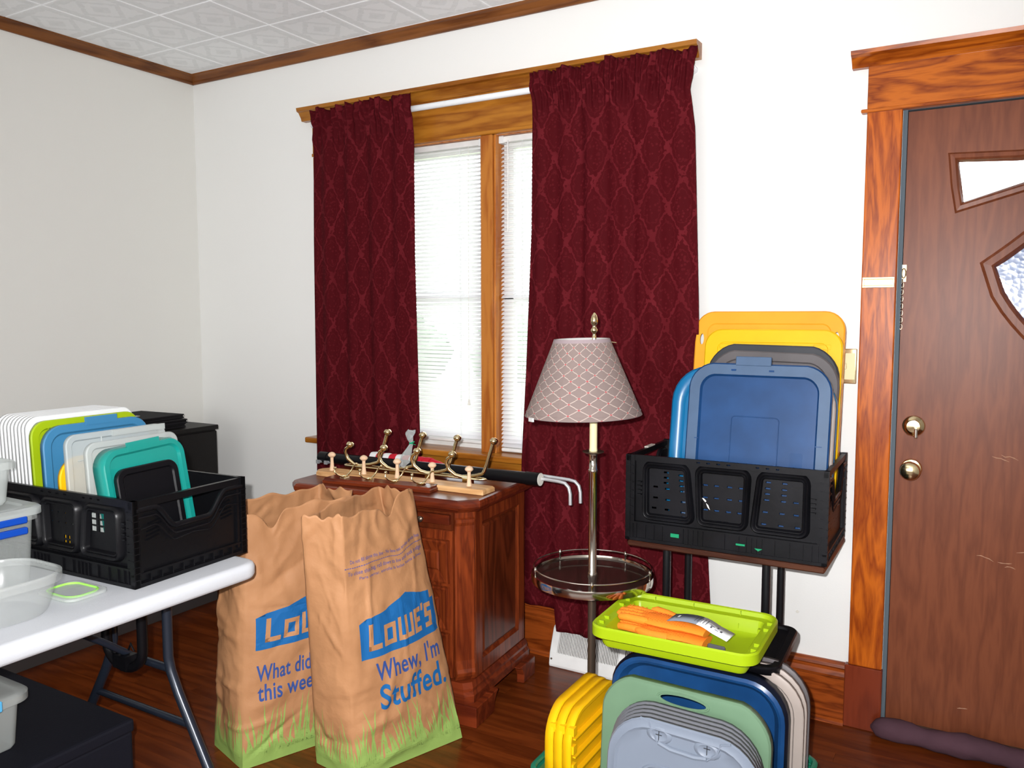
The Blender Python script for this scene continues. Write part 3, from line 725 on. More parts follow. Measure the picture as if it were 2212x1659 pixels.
# chamfered corner pilasters with rounded stop
for s_ in (0, 1):
    p = MB(); q = .052
    cx0 = -i_ if s_ == 0 else -W_+i_; sg = 1 if s_ == 0 else -1
    a = Vector((cx0-sg*q, i_)); b = Vector((cx0, i_+q)); d = (b-a).normalized(); n = Vector((d.y, -d.x))*sg
    if s_: n = Vector((-d.y*1, d.x*1))*1; n = Vector((-abs(n.x), -abs(n.y)))
    else: n = Vector((abs(n.x), -abs(n.y)))
    Lp = []
    for z, o1 in ((.142, .0), (.160, .012), (.172, .016), (.185, .010), (.215, .004), (.70, .004), (.712, .010), (.722, .010), (.728, .002), (.752, .002)):
        P = [a, a+n*o1+d*.003, b+n*o1-d*.003, b, b-n*.03, a-n*.03]; Lp.append([(v.x, v.y, z) for v in P])
    p.loops(Lp, capfirst=True); p.obj('corner_pilaster', M['cab'], cab, bevel=.0015)
def raised(x0, x1, z0, z1, plane, m_in, nm, parent, st=.045):
    """frame plus bevelled field on the front (plane 'f') or right side (plane 's')"""
    F = (lambda u, v, dd: (u, i_+.012-dd, v)) if plane == 'f' else (lambda u, v, dd: (-i_-.012+dd, u, v))
    o = MB()
    for d0, d1, e in ((0, .014, 0),):
        o.loops([[F(*p, 0) for p in ((x0, z0), (x1, z0), (x1, z1), (x0, z1))], [F(*p, .013) for p in ((x0, z0), (x1, z0), (x1, z1), (x0, z1))],
                 [F(*p, .013) for p in ((x0+st, z0+st), (x1-st, z0+st), (x1-st, z1-st), (x0+st, z1-st))],
                 [F(*p, .004) for p in ((x0+st+.014, z0+st+.014), (x1-st-.014, z0+st+.014), (x1-st-.014, z1-st-.014), (x0+st+.014, z1-st-.014))]], cap=False)
    fr = o.obj(nm, M['cab'], parent)
    e = st+.014
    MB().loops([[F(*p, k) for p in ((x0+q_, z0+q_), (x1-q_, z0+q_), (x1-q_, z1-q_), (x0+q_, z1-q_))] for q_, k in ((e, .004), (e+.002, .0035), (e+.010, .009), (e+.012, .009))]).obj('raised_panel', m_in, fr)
    return fr
# right side: rails and one tall panel
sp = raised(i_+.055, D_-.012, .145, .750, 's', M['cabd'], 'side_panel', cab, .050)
# front: narrow slide, three raised door panels at the visible side, mirrored at the far side
x_ = -i_-.060
for k, (za, zb) in enumerate(((.690, .745),)):
    s2 = MB().box(-W_+i_+.07, x_-.012, i_-.006, i_+.014, za+.012, zb-.008).obj('pull_out_slide', M['cabx'], cab, bevel=.002)
    for xk in (x_-.12, -W_+i_+.15):
        MB().lathe([(.004, 0), (.004, -.010), (.010, -.014), (.011, -.020), (.006, -.025), (.001, -.026)], 14, (xk, i_-.004, (za+zb)/2), axis='Y').obj('knob', M['darkchrome'], s2, smooth=50)
fx = [(-W_+i_+.065, -W_/2-.004), (-W_/2+.004, x_)]
for (xa, xb) in fx:
    dr = MB().box(xa, xb, i_-.004, i_+.012, .150, .682).obj('cabinet_door', M['cab'], cab, bevel=.002)
    zz = .155
    for h in (.16, .155, .155):
        F = lambda u, v, dd: (u, i_-.004-dd, v)
        x0, x1, z0, z1 = xa+.010, xb-.010, zz, zz+h; o = MB()
        o.loops([[F(*p, k) for p in ((x0+q_, z0+q_), (x1-q_, z0+q_), (x1-q_, z1-q_), (x0+q_, z1-q_))] for q_, k in ((0, 0), (.002, .012), (.008, .013), (.040, .002), (.043, .001), (.050, .005), (.052, .005))])
        o.obj('raised_panel', M['cab'], dr); zz += h+.012

# ------------------------------------------------------------------ things on the cabinet top (z = .80)
def along(a, b, ang=None):
    a = Vector(a); b = Vector(b); d = b-a; return a, atan2(d.y, d.x), d.length
a, th, L = along((1.385, -.545, .8), (2.150, -.545, .8))
pr = thing('peg_rack', 'pale wooden rack of five mushroom pegs lying on the cabinet top', 'peg rack', (1.388, -.618, .8008), (0, 0, radians(1.5)))
n_ = 8
poly = [(0.0, .032), (.02, .004), (.05, 0), (.785, 0), (.79, .004), (.79, .086), (.785, .09), (.05, .09), (.02, .086), (.0, .058)]
MB().loops([[(x, y, z) for x, y in poly] for z in (0, .013)]+[[(.395+(x-.395)*.985, .045+(y-.045)*.90, .019) for x, y in poly]], capfirst=True).obj('board', M['pegboard'], pr, bevel=.001)
for k in range(5):
    MB().lathe([(.0105, 0), (.010, .004), (.0075, .020), (.0062, .040), (.0065, .052), (.012, .056), (.0155, .060), (.0155, .064), (.011, .070), (.004, .0735), (.0005, .074)], 16, (.068+k*.160, .043, .0185)).obj('peg', M['peg'], pr, smooth=50)
# small dark rack with four little double hooks
hr = thing('hook_rack', 'short dark wooden rack with four small brass hooks on the cabinet', 'hook rack', (1.528, -.712, .8008), (0, 0, radians(6)))
poly = rrect(.47, .078, .002, 1, .235, .0425)
MB().loops([[(.235+(x-.235)*k, .0425+(y-.0425)*kk, z) for x, y in poly] for k, kk, z in ((1, 1, 0), (1, 1, .010), (.985, .92, .012), (.97, .86, .019))], capfirst=True).obj('board', M['cabx'], hr)
for k in range(4):
    c = .075+k*.112
    h = MB().box(c-.010, c+.010, .026, .060, .019, .022)
    h.tube([(c, .052, .021), (c+.002, .040, .022), (c, .024, .026), (c-.006, .008, .034), (c-.014, .000, .046), (c-.016, .006, .058)], [.004, .0035, .003, .003, .0028, .0028], 8)
    h.tube([(c, .050, .022), (c+.004, .066, .030), (c+.012, .074, .045), (c+.020, .077, .060), (c+.029, .078, .066)], [.004, .0035, .003, .003, .003], 8)
    h.tube([(c-.010, .03, .024), (c, .042, .026), (c+.014, .046, .026)], [.004, .003, .004], 8)
    h.lathe([(.001, -.006), (.0045, -.004), (.006, 0), (.0045, .004), (.001, .006)], 10, (c-.016, .006, .060)).lathe([(.001, -.006), (.004, -.004), (.005, 0), (.004, .004), (.001, .006)], 10, (c+.030, .078, .067))
    h.obj('coat_hook', M['brass'], hr, smooth=50)
# big brass rack: two thin rails, four long double hooks with ball tips
br = thing('brass_coat_rack', 'polished brass coat rack with four long ball-tipped hooks lying on the cabinet', 'coat rack', (1.445, -.472, .8008), (0, 0, radians(1)))
rl = MB(); L = .66
rl.tube([(0, -.012, .026), (.01, .016, .026), (L-.02, .016, .026), (L, .004, .026), (L-.02, -.012, .026), (.01, -.024, .026), (0, -.012, .026)], .0045, 8)
for k in range(4): rl.box(.06+k*.17, .09+k*.17, -.02, .015, 0, .022)
rl.obj('rail', M['brass'], br, smooth=50)
for k, x in enumerate((.045, .215, .375, .535)):
    # short curved hook (towards camera side) and long straight arm
    h = MB(); pts = [(x+.06, .0, .030), (x+.03, -.012, .030), (x+.005, -.020, .036), (x-.020, -.026, .055), (x-.030, -.030, .082), (x-.022, -.032, .098), (x-.006, -.032, .108)]
    h.tube(pts, .0068, 10); e = pts[-1]
    h.lathe([(.002, -.014), (.009, -.012), (.0155, -.003), (.0155, .003), (.010, .010), (.001, .013)], 16, (e[0]+.005, e[1], e[2]+.008))
    pts = [(x+.03, -.006, .030), (x+.075, .0, .036), (x+.108, .004, .046), (x+.115, .006, .056), (x+.126, .009, .085), (x+.150, .014, .165)]
    h.tube(pts, .0068, 10); e = pts[-1]
    h.lathe([(.002, -.014), (.009, -.012), (.0155, -.003), (.0155, .003), (.010, .010), (.001, .013)], 16, (e[0]+.003, e[1], e[2]+.006))
    h.obj('double_hook', M['brass'], br, smooth=50)
# black cardboard-like tube with white bracket rods
tb = thing('black_tube', 'long black tube lying across the back of the cabinet top', 'tube', (1.222, -.385, .8245), (0, 0, 0))
d = Vector((1.105, -.010, .012)); d.normalize(); d *= .975
MB().tube([Vector((0, 0, 0)), d*.05, d*1.02, d*1.10], .0225, 22).tube([d*(-.004), d*.045], .0245, 22).tube([d*1.045, d*1.105], .0245, 22).obj('tube_body', M['black'], tb, smooth=40)
MB().tube([d*1.1052, d*1.107], .0235, 22).obj('end_cap', M['tag'], tb, smooth=40)
wr = thing('bracket_rods', 'pair of white bent metal rods projecting from the right end of the black tube', 'rod', (2.300, -.385, .838))
for k, (dx, dy, dz) in enumerate(((0, 0, 0), (.026, .03, .004))):
    MB().tube([(-.02+dx*0, dy, dz), (.07+dx, dy, dz-.004), (.095+dx, dy, dz-.008), (.110+dx, dy, dz-.022), (.116+dx, dy, dz-.045), (.117+dx, dy, dz-.085)], .0065, 10).obj('rod', M['steel'], wr, smooth=50)
wr2 = thing('bracket_rods', 'two pale rod tips poking out below the left end of the black tube', 'rod', (1.232, -.418, .8068))
for dx in (0, .045):
    MB().tube([(dx, 0, .002), (dx+.004, -.004, -.0) if False else (dx+.004, .03, .003)], .007, 8).box(dx-.006, dx+.010, -.006, .0, -.004, .012).obj('rod', M['steel'], wr2)
# rolled striped flag
fg = thing('folded_flag', 'red and white striped cloth rolled up behind the black tube', 'flag', (1.455, -.325, .8008))
nseg = 9
for k in range(nseg):
    x0 = k*.034; m_ = MB(); pts = [(x0, .0, .030), (x0+.017, .002, .031), (x0+.034, 0, .030)]
    m_.tube(pts, [.027, .0275, .027], 14); m_.obj('stripe', M['flagwhite'] if (k % 2 == 0 and k < 7) else M['red'], fg, smooth=60)
MB().tube([(.306, 0, .028), (.34, .004, .024), (.37, .0, .020)], [.026, .022, .017], 14).obj('cloth_end', M['red'], fg, smooth=60)
# clear parts bag hung on the second hook
bgp = thing('parts_bag', 'small clear plastic bag with a green tie hanging on a brass hook', 'bag', (1.765, -.486, .855))
m = MB(); n = 10; L1 = []
for z, wx, wy, dx in ((-.010, .010, .004, -.030), (.010, .026, .010, -.022), (.045, .022, .010, -.002), (.080, .008, .006, .016), (.088, .004, .004, .020), (.100, .012, .006, .014), (.120, .022, .004, .010), (.135, .018, .002, .020)):
    L1.append([(dx+wx*cos(2*pi*k/n)*(1+.25*sin(k*2.3+z*90)), wy*sin(2*pi*k/n)*(1+.4*cos(k*1.7)), z+.006*sin(k*1.9)) for k in range(n)])
m.loops(L1); m.obj('bag_film', M['baggie'], bgp)
MB().tube([(.015, -.006, .086), (.028, -.006, .090), (.026, .006, .092), (.014, .006, .088)], .003, 6, True).tube([(.022, -.008, .088), (.045, -.010, .084)], .0012, 5).obj('twist_tie', M['greentie'], bgp)

# ================================================================== FLOOR LAMP WITH TRAY
lp = thing('floor_lamp', 'brass and chrome floor lamp with a trellis-patterned taupe shade and a round tray', 'lamp', (2.612, -.62, 0))
MB().lathe([(.125, 0), (.128, .006), (.125, .012), (.10, .018), (.05, .026), (.020, .034), (.015, .046)], 40).obj('base', M['chrome'], lp, smooth=40)
MB().tube([(0, 0, .03), (0, 0, .575)], .0135, 20).obj('lower_pole', M['darkchrome'], lp, smooth=50)
MB().lathe([(.0165, .585), (.0165, .60), (.0135, .606), (.0135, .93), (.0150, .932), (.0150, .940), (.0130, .942), (.0130, .985), (.0150, .99), (.012, .996)], 22).obj('upper_pole', M['chrome'], lp, smooth=50)
MB().lathe([(.010, .988), (.034, .996), (.035, .999), (.012, .999)], 28).obj('drip_pan', M['darkchrome'], lp, smooth=50)
MB().lathe([(.0125, .998), (.0135, 1.002), (.0125, 1.01), (.0125, 1.15)], 20).obj('candle_sleeve', M['cream'], lp, smooth=50)
MB().lathe([(.016, 1.15), (.018, 1.16), (.018, 1.19), (.010, 1.20), (.028, 1.235), (.030, 1.26), (.020, 1.29), (.004, 1.30)], 20).obj('bulb', M['shadein'], lp, smooth=50)
tr = MB().lathe([(.0, .590), (.188, .590), (.188, .594), (.0, .594)], 64, caps=False).obj('tray_glass', M['smoke'], lp)
rm = MB().lathe([(.186, .574), (.197, .576), (.199, .590), (.197, .602), (.190, .602), (.188, .594), (.186, .590), (.186, .574)], 64, caps=False).obj('tray_rim', M['chrome'], lp, smooth=50)
gl = MB().tube([(.190*cos(a), .190*sin(a), .622) for a in [2*pi*i/64 for i in range(64)]], .0026, 8, True)
gl.obj('gallery_rail', M['chrome'], lp, smooth=50)
for k in range(5):
    a = 2*pi*k/5-1.15; MB().lathe([(.003, 0), (.003, .014), (.0055, .018), (.0055, .026), (.003, .030), (.0008, .032)], 10, (.190*cos(a), .190*sin(a), .598)).obj('gallery_post', M['chrome'], lp, smooth=50)
sh = MB(); N = 64; z0, z1, r0, r1 = 1.120, 1.360, .186, .088
for k in range(N+1):
    a = 2*pi*k/N-pi/2
    sh.v.append((r0*cos(a), r0*sin(a), z0)); sh.v.append((r1*cos(a), r1*sin(a), z1))
for k in range(N): sh.f.append((2*k, 2*k+2, 2*k+3, 2*k+1)); sh.m.append(0)
me = sh.mesh('lamp_shade', M['shade'], 60, fixn=False); ul = me.uv_layers.new(name='UVMap')
for lp_ in me.loops: i = lp_.vertex_index; ul.data[lp_.index].uv = ((i//2)/N, i % 2)
so = bpy.data.objects.new('lamp_shade', me); COL.objects.link(so); so.parent = lp
so.location = (-.006, 0, 0); so.rotation_euler = (radians(1.2), radians(-1.0), 0)
li = MB(); li.lathe([(r0-.0025, z0), (r1-.0025, z1)], 64, caps=False); li.obj('shade_lining', M['shadein'], so)
MB().lathe([(r0+.0006, z0-.001), (r0-.0035, z0-.001), (r0-.006, z0+.012), (r0-.0032, z0+.0125)], 64, caps=False).lathe([(r1+.0046, z1-.011), (r1+.0006, z1), (r1-.0035, z1)], 64, caps=False).obj('shade_binding', M['shadetrim'], so)
fr = MB(); 
for k in range(3): a = 2*pi*k/3; fr.tube([(0, 0, 1.357), ((r1-.012)*cos(a), (r1-.012)*sin(a), 1.348)], .0016, 6)
fr.tube([(0, 0, 1.357), (0, 0, 1.365)], .006, 8)
for s_ in (-1, 1): fr.tube([(0, s_*.012, 1.155), (0, s_*.045, 1.20), (0, s_*.045, 1.29), (0, 0, 1.352)], .0014, 6)
fr.obj('harp', M['brass'], lp)
MB().lathe([(.007, 1.362), (.006, 1.370), (.0045, 1.376), (.010, 1.382), (.0115, 1.388), (.006, 1.396), (.0055, 1.401), (.0105, 1.408), (.0115, 1.420), (.008, 1.434), (.003, 1.441), (.0005, 1.443)], 20).obj('finial', M['brass'], lp, smooth=60)
MB().box(-.014, .010, -.192, -.186, 1.112, 1.124).obj('loose_tape', M['shadein'], so, rot=(0, 0, radians(-32)))

# ================================================================== COLLAPSIBLE CRATES
def perf(mb, x0, x1, z0, z1, y0, y1, holes, mi=0):
    """plate in the xz plane between y0 and y1 with rectangular through-holes (cx, cz, w, h)"""
    xs = sorted({x0, x1, *[min(max(h[0]+s*h[2]/2, x0), x1) for h in holes for s in (-1, 1)]})
    zs = sorted({z0, z1, *[min(max(h[1]+s*h[3]/2, z0), z1) for h in holes for s in (-1, 1)]})
    for a, b in zip(xs, xs[1:]):
        run = None
        for c, d in list(zip(zs, zs[1:]))+[(None, None)]:
            solid = c is not None and not any(abs((a+b)/2-h[0]) < h[2]/2 and abs((c+d)/2-h[1]) < h[3]/2 for h in holes)
            if solid: run = (run[0], d) if run else (c, d)
            elif run: mb.box(a, b, y0, y1, run[0], run[1]); run = None
    return mb

def crate(label, L, W, H, loc, rz, m, holes, seed=1, marks=None, cornerlabel=None):
    t = thing('folding_crate', label, 'crate', loc, (0, 0, rz)); rnd = random.Random(seed)
    rb = .060*H/.27
    b = MB(); perfh = [(-L/2+.05+i*.05, -W/2+.05+j*.05, .026, .026) for i in range(int((L-.06)/.05)) for j in range(int((W-.06)/.05))]
    base = MB(); perf(base, -L/2+.008, L/2-.008, -W/2+.008, W/2-.008, .006, .012, perfh)
    base.v = [(x, z, y) for x, y, z in base.v]; base.obj('crate_floor', m, t)
    for s in (-1, 1):       # long walls
        p = MB(); pan = []; cw = .038; wid = (L-2*cw-.03)/3
        allh = []
        for k in range(3):
            cx = -L/2+cw+.012+wid/2+k*(wid+.003)
            allh += [(cx+h[0]*wid/2, rb+.022+(H-rb-.05)*h[1], h[2], h[3]) for h in holes[k]]
        allh += [(-L*.12+i*.032, H-.009, .012, .004) for i in range(4)]+[(L*.17+i*.03, H-.009, .010, .004) for i in range(3)]
        # recessed perforated plate
        perf(p, -L/2+.02, L/2-.02, rb, H-.003, -W/2+.016, -W/2+.019, allh)
        # proud rails
        p.box(-L/2, L/2, -W/2, -W/2+.016, 0, .010); p.box(-L/2+.004, L/2-.004, -W/2+.004, -W/2+.016, .008, rb-.004)
        p.box(-L/2, L/2, -W/2+.001, -W/2+.016, rb-.006, rb)
        perf(p, -L/2+.03, L/2-.03, H-.020, H, -W/2+.006, -W/2+.016, allh)
        for x in [-.46, -.44, -.39, -.345, -.30, -.19, -.165, -.14, -.115, -.09, .02, .09, .125, .15, .175, .20, .26, .33, .39, .43, .46]:
            p.box(x*L-.0012, x*L+.0012, -W/2, -W/2+.005, .008, rb-.004)
        # corner columns with small steps
        for sx in (-1, 1):
            a = sx*(L/2); c = sx*(L/2-cw+.008); x0, x1 = min(a, c), max(a, c)
            p.box(x0, x1, -W/2+.003, -W/2+.018, .008, H)
            for q in range(7):
                z = rb+.02+q*(H-rb-.03)/7; p.box(x0+.004, x1-.004, -W/2-.0005, -W/2+.004, z, z+.003)
            for q in range(4):
                z = rb+(H-rb)*.40+q*.014; p.box(min(sx*(L/2-cw), sx*(L/2-cw-.014)), max(sx*(L/2-cw), sx*(L/2-cw-.014)), -W/2+.004, -W/2+.016, z, z+.004)
        # proud collars around three rounded panels
        for k in range(3):
            cx = -L/2+cw+.012+wid/2+k*(wid+.003); z0 = rb+.010; z1 = H-.022
            flip = k == 1
            def ring(ins, y):
                out = []
                for (x, z) in rrect(wid-.004-2*ins, (z1-z0)-2*ins, max(.028-ins, .006), 5, 0, (z0+z1)/2):
                    f = (z-z0)/(z1-z0); 
                    tap = (1.0-.13*f) if not flip else (.90+.10*f)
                    out.append((cx+x*tap+(.010 if k == 0 else -.010 if k == 2 else 0)*(f-.5)*(-1 if k == 0 else -1), y, z))
                return out
            p.loops([ring(-.004, -W/2+.016), ring(0, -W/2+.004), ring(.004, -W/2-.001), ring(.008, -W/2+.001), ring(.011, -W/2+.006), ring(.014, -W/2+.003), ring(.017, -W/2+.005), ring(.021, -W/2+.0165)], cap=False)
        if s == 1: p.v = [(-x, -y, z) for x, y, z in p.v]
        p.obj('long_wall', m, t, smooth=35)
    for s in (-1, 1):       # short walls with the wave handle
        p = MB(); x0 = L/2; n = 44; ws = W/2-.012
        def wave(y):
            a = abs(y)/ws; k = min(1, max(0, (a-.30)/.38)); k = k*k*(3-2*k); return H-.088*H/.225+k*(.062*H/.225)
        ys = [-ws+2*ws*i/n for i in range(n+1)]
        slits = []
        for a, b in zip(ys, ys[1:]):
            za, zb = wave(a), wave(b)
            p.add([(x0-.016, a, .006), (x0-.016, b, .006), (x0-.016, b, zb), (x0-.016, a, za), (x0-.012, a, .006), (x0-.012, b, .006), (x0-.012, b, zb), (x0-.012, a, za)], [(0, 1, 2, 3), (4, 7, 6, 5), (3, 2, 6, 7)])
        p.tube([(x0-.006, y, wave(y)) for y in ys], .0075, 10); p.tube([(x0-.004, y*.97, wave(y*.97)-.020) for y in ys], .003, 8)
        p.tube([(x0-.004, y*.93, wave(y*.9)-.030-.02*abs(y)/ws) for y in ys], .0022, 8)
        p.box(x0-.016, x0-.003, -W/2, W/2, H-.020, H-.002); p.box(x0-.015, x0, -W/2, W/2, 0, .010); p.box(x0-.014, x0-.002, -W/2, W/2, .030, .036)
        for sy in (-1, 1):
            p.box(x0-.016, x0, min(sy*W/2, sy*(W/2-.016)), max(sy*W/2, sy*(W/2-.016)), 0, H)
            p.box(x0-.012, x0-.004, min(sy*(W/2-.022), sy*(W/2-.030)), max(sy*(W/2-.022), sy*(W/2-.030)), .02, H*.86)
            for q in range(11):
                z = .02+q*(H-.04)/11; ya, yb = sy*(W/2), sy*(W/2-.020); p.box(x0-.004, x0+.0012, min(ya, yb), max(ya, yb), z, z+.0025)
            for q in range(5):   # raised louvres on the shoulders
                yy = sy*(ws*.66+q*.002); z = wave(yy)-.040-q*.0105*H/.225
                p.add([(x0-.0125, yy-.020, z-.003), (x0-.0125, yy+.020, z+.004), (x0-.006, yy+.020, z+.006), (x0-.006, yy-.020, z-.001), (x0-.0125, yy+.020, z+.009), (x0-.0125, yy-.020, z+.002)], [(0, 1, 2, 3), (3, 2, 4, 5), (0, 3, 5), (1, 4, 2)])
        for q in range(9): p.box(x0-.012, x0-.003, -ws+.04+q*(2*ws-.08)/8-.0015, -ws+.04+q*(2*ws-.08)/8+.0015, .010, .030)
        for q in range(26):
            y = rnd.uniform(-ws*.7, ws*.7); z = rnd.uniform(.045, H-.11); p.box(x0-.0125, x0-.0115, y, y+rnd.uniform(.004, .016), z, z+.0014)
        if s == -1: p.v = [(-x, -y, z) for x, y, z in p.v]
        p.obj('short_wall', m, t, smooth=35)
    return t

S = (.016, .0062)   # slot size
hR = [[(-.05, .86, *S), (.5, .83, *S), (-.05, .76, *S), (.52, .73, *S), (-.05, .66, *S), (.54, .63, *S), (-.45, .57, *S), (0, .55, *S), (.56, .53, *S), (-.45, .36, *S), (.02, .34, *S), (.6, .33, *S), (-.5, .16, *S), (0, .15, *S), (.6, .13, *S), (.62, .035, .013, .009)],
      [(-.62, .70, *S), (-.22, .70, *S), (.25, .70, *S), (.66, .70, *S), (-.62, .47, *S), (-.22, .47, *S), (.25, .47, *S), (.66, .47, *S), (-.6, .24, *S), (-.2, .24, *S), (.22, .24, *S), (.62, .24, *S), (-.10, .03, .014, .009), (.14, .03, .014, .009), (-.10, -.03, .014, .007), (.14, -.03, .014, .007)],
      [(-.45, .86, *S), (.10, .86, *S), (-.47, .75, *S), (.09, .75, *S), (-.48, .65, *S), (.08, .65, *S), (-.5, .54, *S), (.07, .54, *S), (.48, .54, *S), (-.54, .32, *S), (.03, .32, *S), (.5, .32, *S), (-.58, .10, *S), (0, .10, *S), (.55, .10, *S), (-.55, -.0, .013, .009)]]
crR = crate('large black folding crate of upright tote lids on the stand beside the door', .640, .395, .288, (2.983, -.273, .685), radians(.8), M['blackworn'], hR, 3)
MB().box(.05, .078, -.2005, -.1975, .030, .036).prism([(.052, .028), (.076, .028), (.064, .020)], -.2005, -.1975, lambda x, z, y: (x+.105-.05, y, z)).obj('printed_mark', M['greenink'], crR)
MB().box(-.162, -.134, -.2005, -.1975, .028, .040).obj('printed_mark', M['greenink'], crR)
st_ = MB(); st_.add([(-.086, -.1865, .176), (-.078, -.1865, .174), (-.070, -.1865, .166), (-.074, -.1865, .162)], [(0, 1, 2, 3)]).add([(-.072, -.1868, .160), (-.064, -.1868, .154), (-.058, -.1868, .138), (-.066, -.1868, .146)], [(0, 1, 2, 3)])
st_.v = [(x+.02, y+.0025, z-.01) for x, y, z in st_.v]; tag(st_.obj('torn_sticker', M['flagwhite'], crR), 'torn white sticker scrap on the middle panel')
MB().box(-.3205, -.306, -.02, .05, .270, .2895).obj('corner_label', M['stickers'], crR)

Sm = (.006, .004)
hL = [[(-.5, .9, *Sm), (0, .9, *Sm)], [(-.6, .72, *Sm), (-.25, .72, *Sm), (.1, .72, *Sm), (-.6, .5, *Sm), (-.25, .5, *Sm), (.1, .5, *Sm), (.45, .5, *Sm), (.05, .2, .008, .010), (.25, .2, .008, .010), (.05, .09, .008, .010), (.25, .09, .008, .010)],
      [(-.52, .78, .022, .015), (-.14, .78, .022, .015), (-.52, .64, .022, .015), (-.14, .64, .022, .015), (-.52, .50, .022, .015), (-.14, .50, .022, .015)]]
crL = crate('black folding crate packed with small container lids on the white table', .60, .378, .225, (1.545, -1.556, .7405), radians(2.6), M['black'], hL, 5)

# ================================================================== LIDS
def lid(name, label, w_, h, r, prof, mats, loc, rot, arch=0, group=None, kids=None, n=7, holes=None, thick=.0022, cat='lid'):
    L = []; mi = []
    for q in prof:
        ins, z = q[0], q[1]
        pts = []
        for x, y in rrect(w_-2*ins, h-2*ins, max(r-ins*.8, .006), n, 0, h/2):
            pts.append((x, y+(arch*(cos(pi*x/w_)**1.0)*max(0, min(1, (y/h-.5)*2.4)) if y > h/2 else 0), z))
        L.append(pts)
    m = MB(); N = len(L[0]); m.v = [v for l in L for v in l]
    for i in range(len(L)-1):
        for k in range(N):
            m.f.append((i*N+k, i*N+(k+1) % N, (i+1)*N+(k+1) % N, (i+1)*N+k)); m.m.append(prof[i+1][2] if len(prof[i+1]) > 2 else 0)
    m.f.append(tuple((len(L)-1)*N+k for k in range(N))); m.m.append(prof[-1][2] if len(prof[-1]) > 2 else 0)
    o = m.obj(name, mats, None, smooth=32, solid=thick, fixn=False)
    if holes: cut(o, holes)
    o.location = loc; o.rotation_euler = rot
    tag(o, label, cat, group)
    for kn, kmb, km in (kids or []):
        if kn in ('clip', 'clip_tab'):
            for q in range(0, len(kmb.v), 8): MB().add(kmb.v[q:q+8], kmb.f[:6]).obj(kn, km, o)
        else: kmb.obj(kn, km, o, smooth=35)
    return o
def oval(cx, cy, a, b, z0, z1, n=28, bend=0):
    return MB().prism([(cx+a*cos(2*pi*k/n), cy+b*sin(2*pi*k/n)-bend*(cos(2*pi*k/n)**2)) for k in range(n)], z0, z1)
def groove(w_, h, cx, cy, r, rad, z):   # raised or sunk rounded-rectangle bead
    return MB().tube([(x, y, z) for x, y in rrect(w_, h, r, 6, cx, cy)], rad, 6, True)
def R(deg, z=0, roll=0): return (radians(90-deg), radians(roll), radians(z))

tote = [(0, -.020), (0, -.003), (.003, 0), (.030, 0), (.034, -.009), (.055, -.009), (.060, -.004)]
holes = MB(); 
for x, y in ((-.228, .655), (.228, .665)): holes.add(*(lambda b: (b.v, b.f))(oval(x, y, .0070, .020, -.05, .05, 14)))
bd = MB()   # notched moulded bead of the amber lid
pts = [(-.200, .10), (-.200, .60), (-.180, .645), (-.13, .652), (-.13, .668), (-.045, .668), (-.045, .650), (.022, .650), (.022, .668), (.115, .668), (.115, .650), (.178, .645), (.200, .60), (.200, .10)]
bd.tube([(x, y, .0008) for x, y in pts], .0030, 6)
lid('storage_tote_lid', 'tall amber-yellow tote lid with corner slots, rearmost in the crate on the stand', .505, .755, .065, [(0, -.030), (0, -.004), (.004, 0), (.042, 0), (.046, -.003), (.075, -.003)], [M['orangey']], (3.030, -.200, .703), R(9.5, 1), holes=holes, kids=[('moulded_bead', bd, M['orangey'])], group=None)
holes = oval(.205, .30, .0075, .011, -.05, .05, 14)
bd = MB()
for y in (.62,):
    bd.add(*(lambda b: (b.v, b.f))(groove(.045, .014, -.155, .632, .003, .0012, .0008))); bd.add(*(lambda b: (b.v, b.f))(groove(.055, .016, .165, .632, .003, .0012, .0008)))
for y in (.20, .235, .40, .44, .52, .55): bd.tube([(.190, y, .001), (.210, y, .001)], .0013, 5)
bd.tube([(.03, .606, .001), (.10, .606, .001), (.10, .596, .001), (.17, .596, .001), (.182, .575, .001), (.184, .10, .001)], .0015, 5)
lid('storage_tote_lid', 'bright yellow tote lid standing in front of the amber one in the black crate', .458, .690, .060, [(0, -.026), (0, -.004), (.004, 0), (.044, 0), (.046, -.002), (.075, -.002)], [M['yellow']], (3.054, -.225, .703), R(8.5, 1), holes=holes, kids=[('moulded_bead', bd, M['yellow'])])
lid('storage_tote_lid', 'charcoal tote lid with an arched top edge, between yellow and taupe lids', .430, .620, .085, [(0, -.022), (0, -.004), (.004, 0), (.03, 0), (.034, -.006), (.06, -.006)], [M['dgrey']], (3.058, -.270, .703), R(8.5, 1, 1), arch=.030)
bd = MB().tube([(-.15+.30*i/12, .598+.026*cos(pi*(-.15+.30*i/12)/.43), .002) for i in range(13)], .0016, 5)
lid('storage_tote_lid', 'taupe-grey tote lid with arched top just in front of the charcoal one', .425, .598, .085, [(0, -.022), (0, -.004), (.004, 0), (.03, 0), (.034, -.006), (.06, -.006)], [M['mgrey']], (3.062, -.300, .703), R(8.3, 1, 1.5), arch=.030)
lid('storage_tote_lid', 'glossy teal-blue tote lid sticking out left of the hazy blue front lid', .535, .556, .115, [(0, -.030), (0, -.010), (.006, -.002), (.020, 0), (.034, -.003), (.046, -.012), (.07, -.012)], [M['teal']], (3.020, -.345, .703), R(8, 1, .6), arch=.010)
lid('storage_tote_lid', 'beige tote lid showing only as a strip right of the hazy blue front lid', .462, .545, .10, tote, [M['beige']], (3.058, -.375, .703), R(8, 1, .5), arch=.008)
bd = MB().box(-.075, .038, .574, .604, -.006, .003); bd.v = [(x, y+.0, z) for x, y, z in bd.v]
gr = groove(.150, .40, -.005, .21, .012, .0020, -.0095)
tabs = MB()
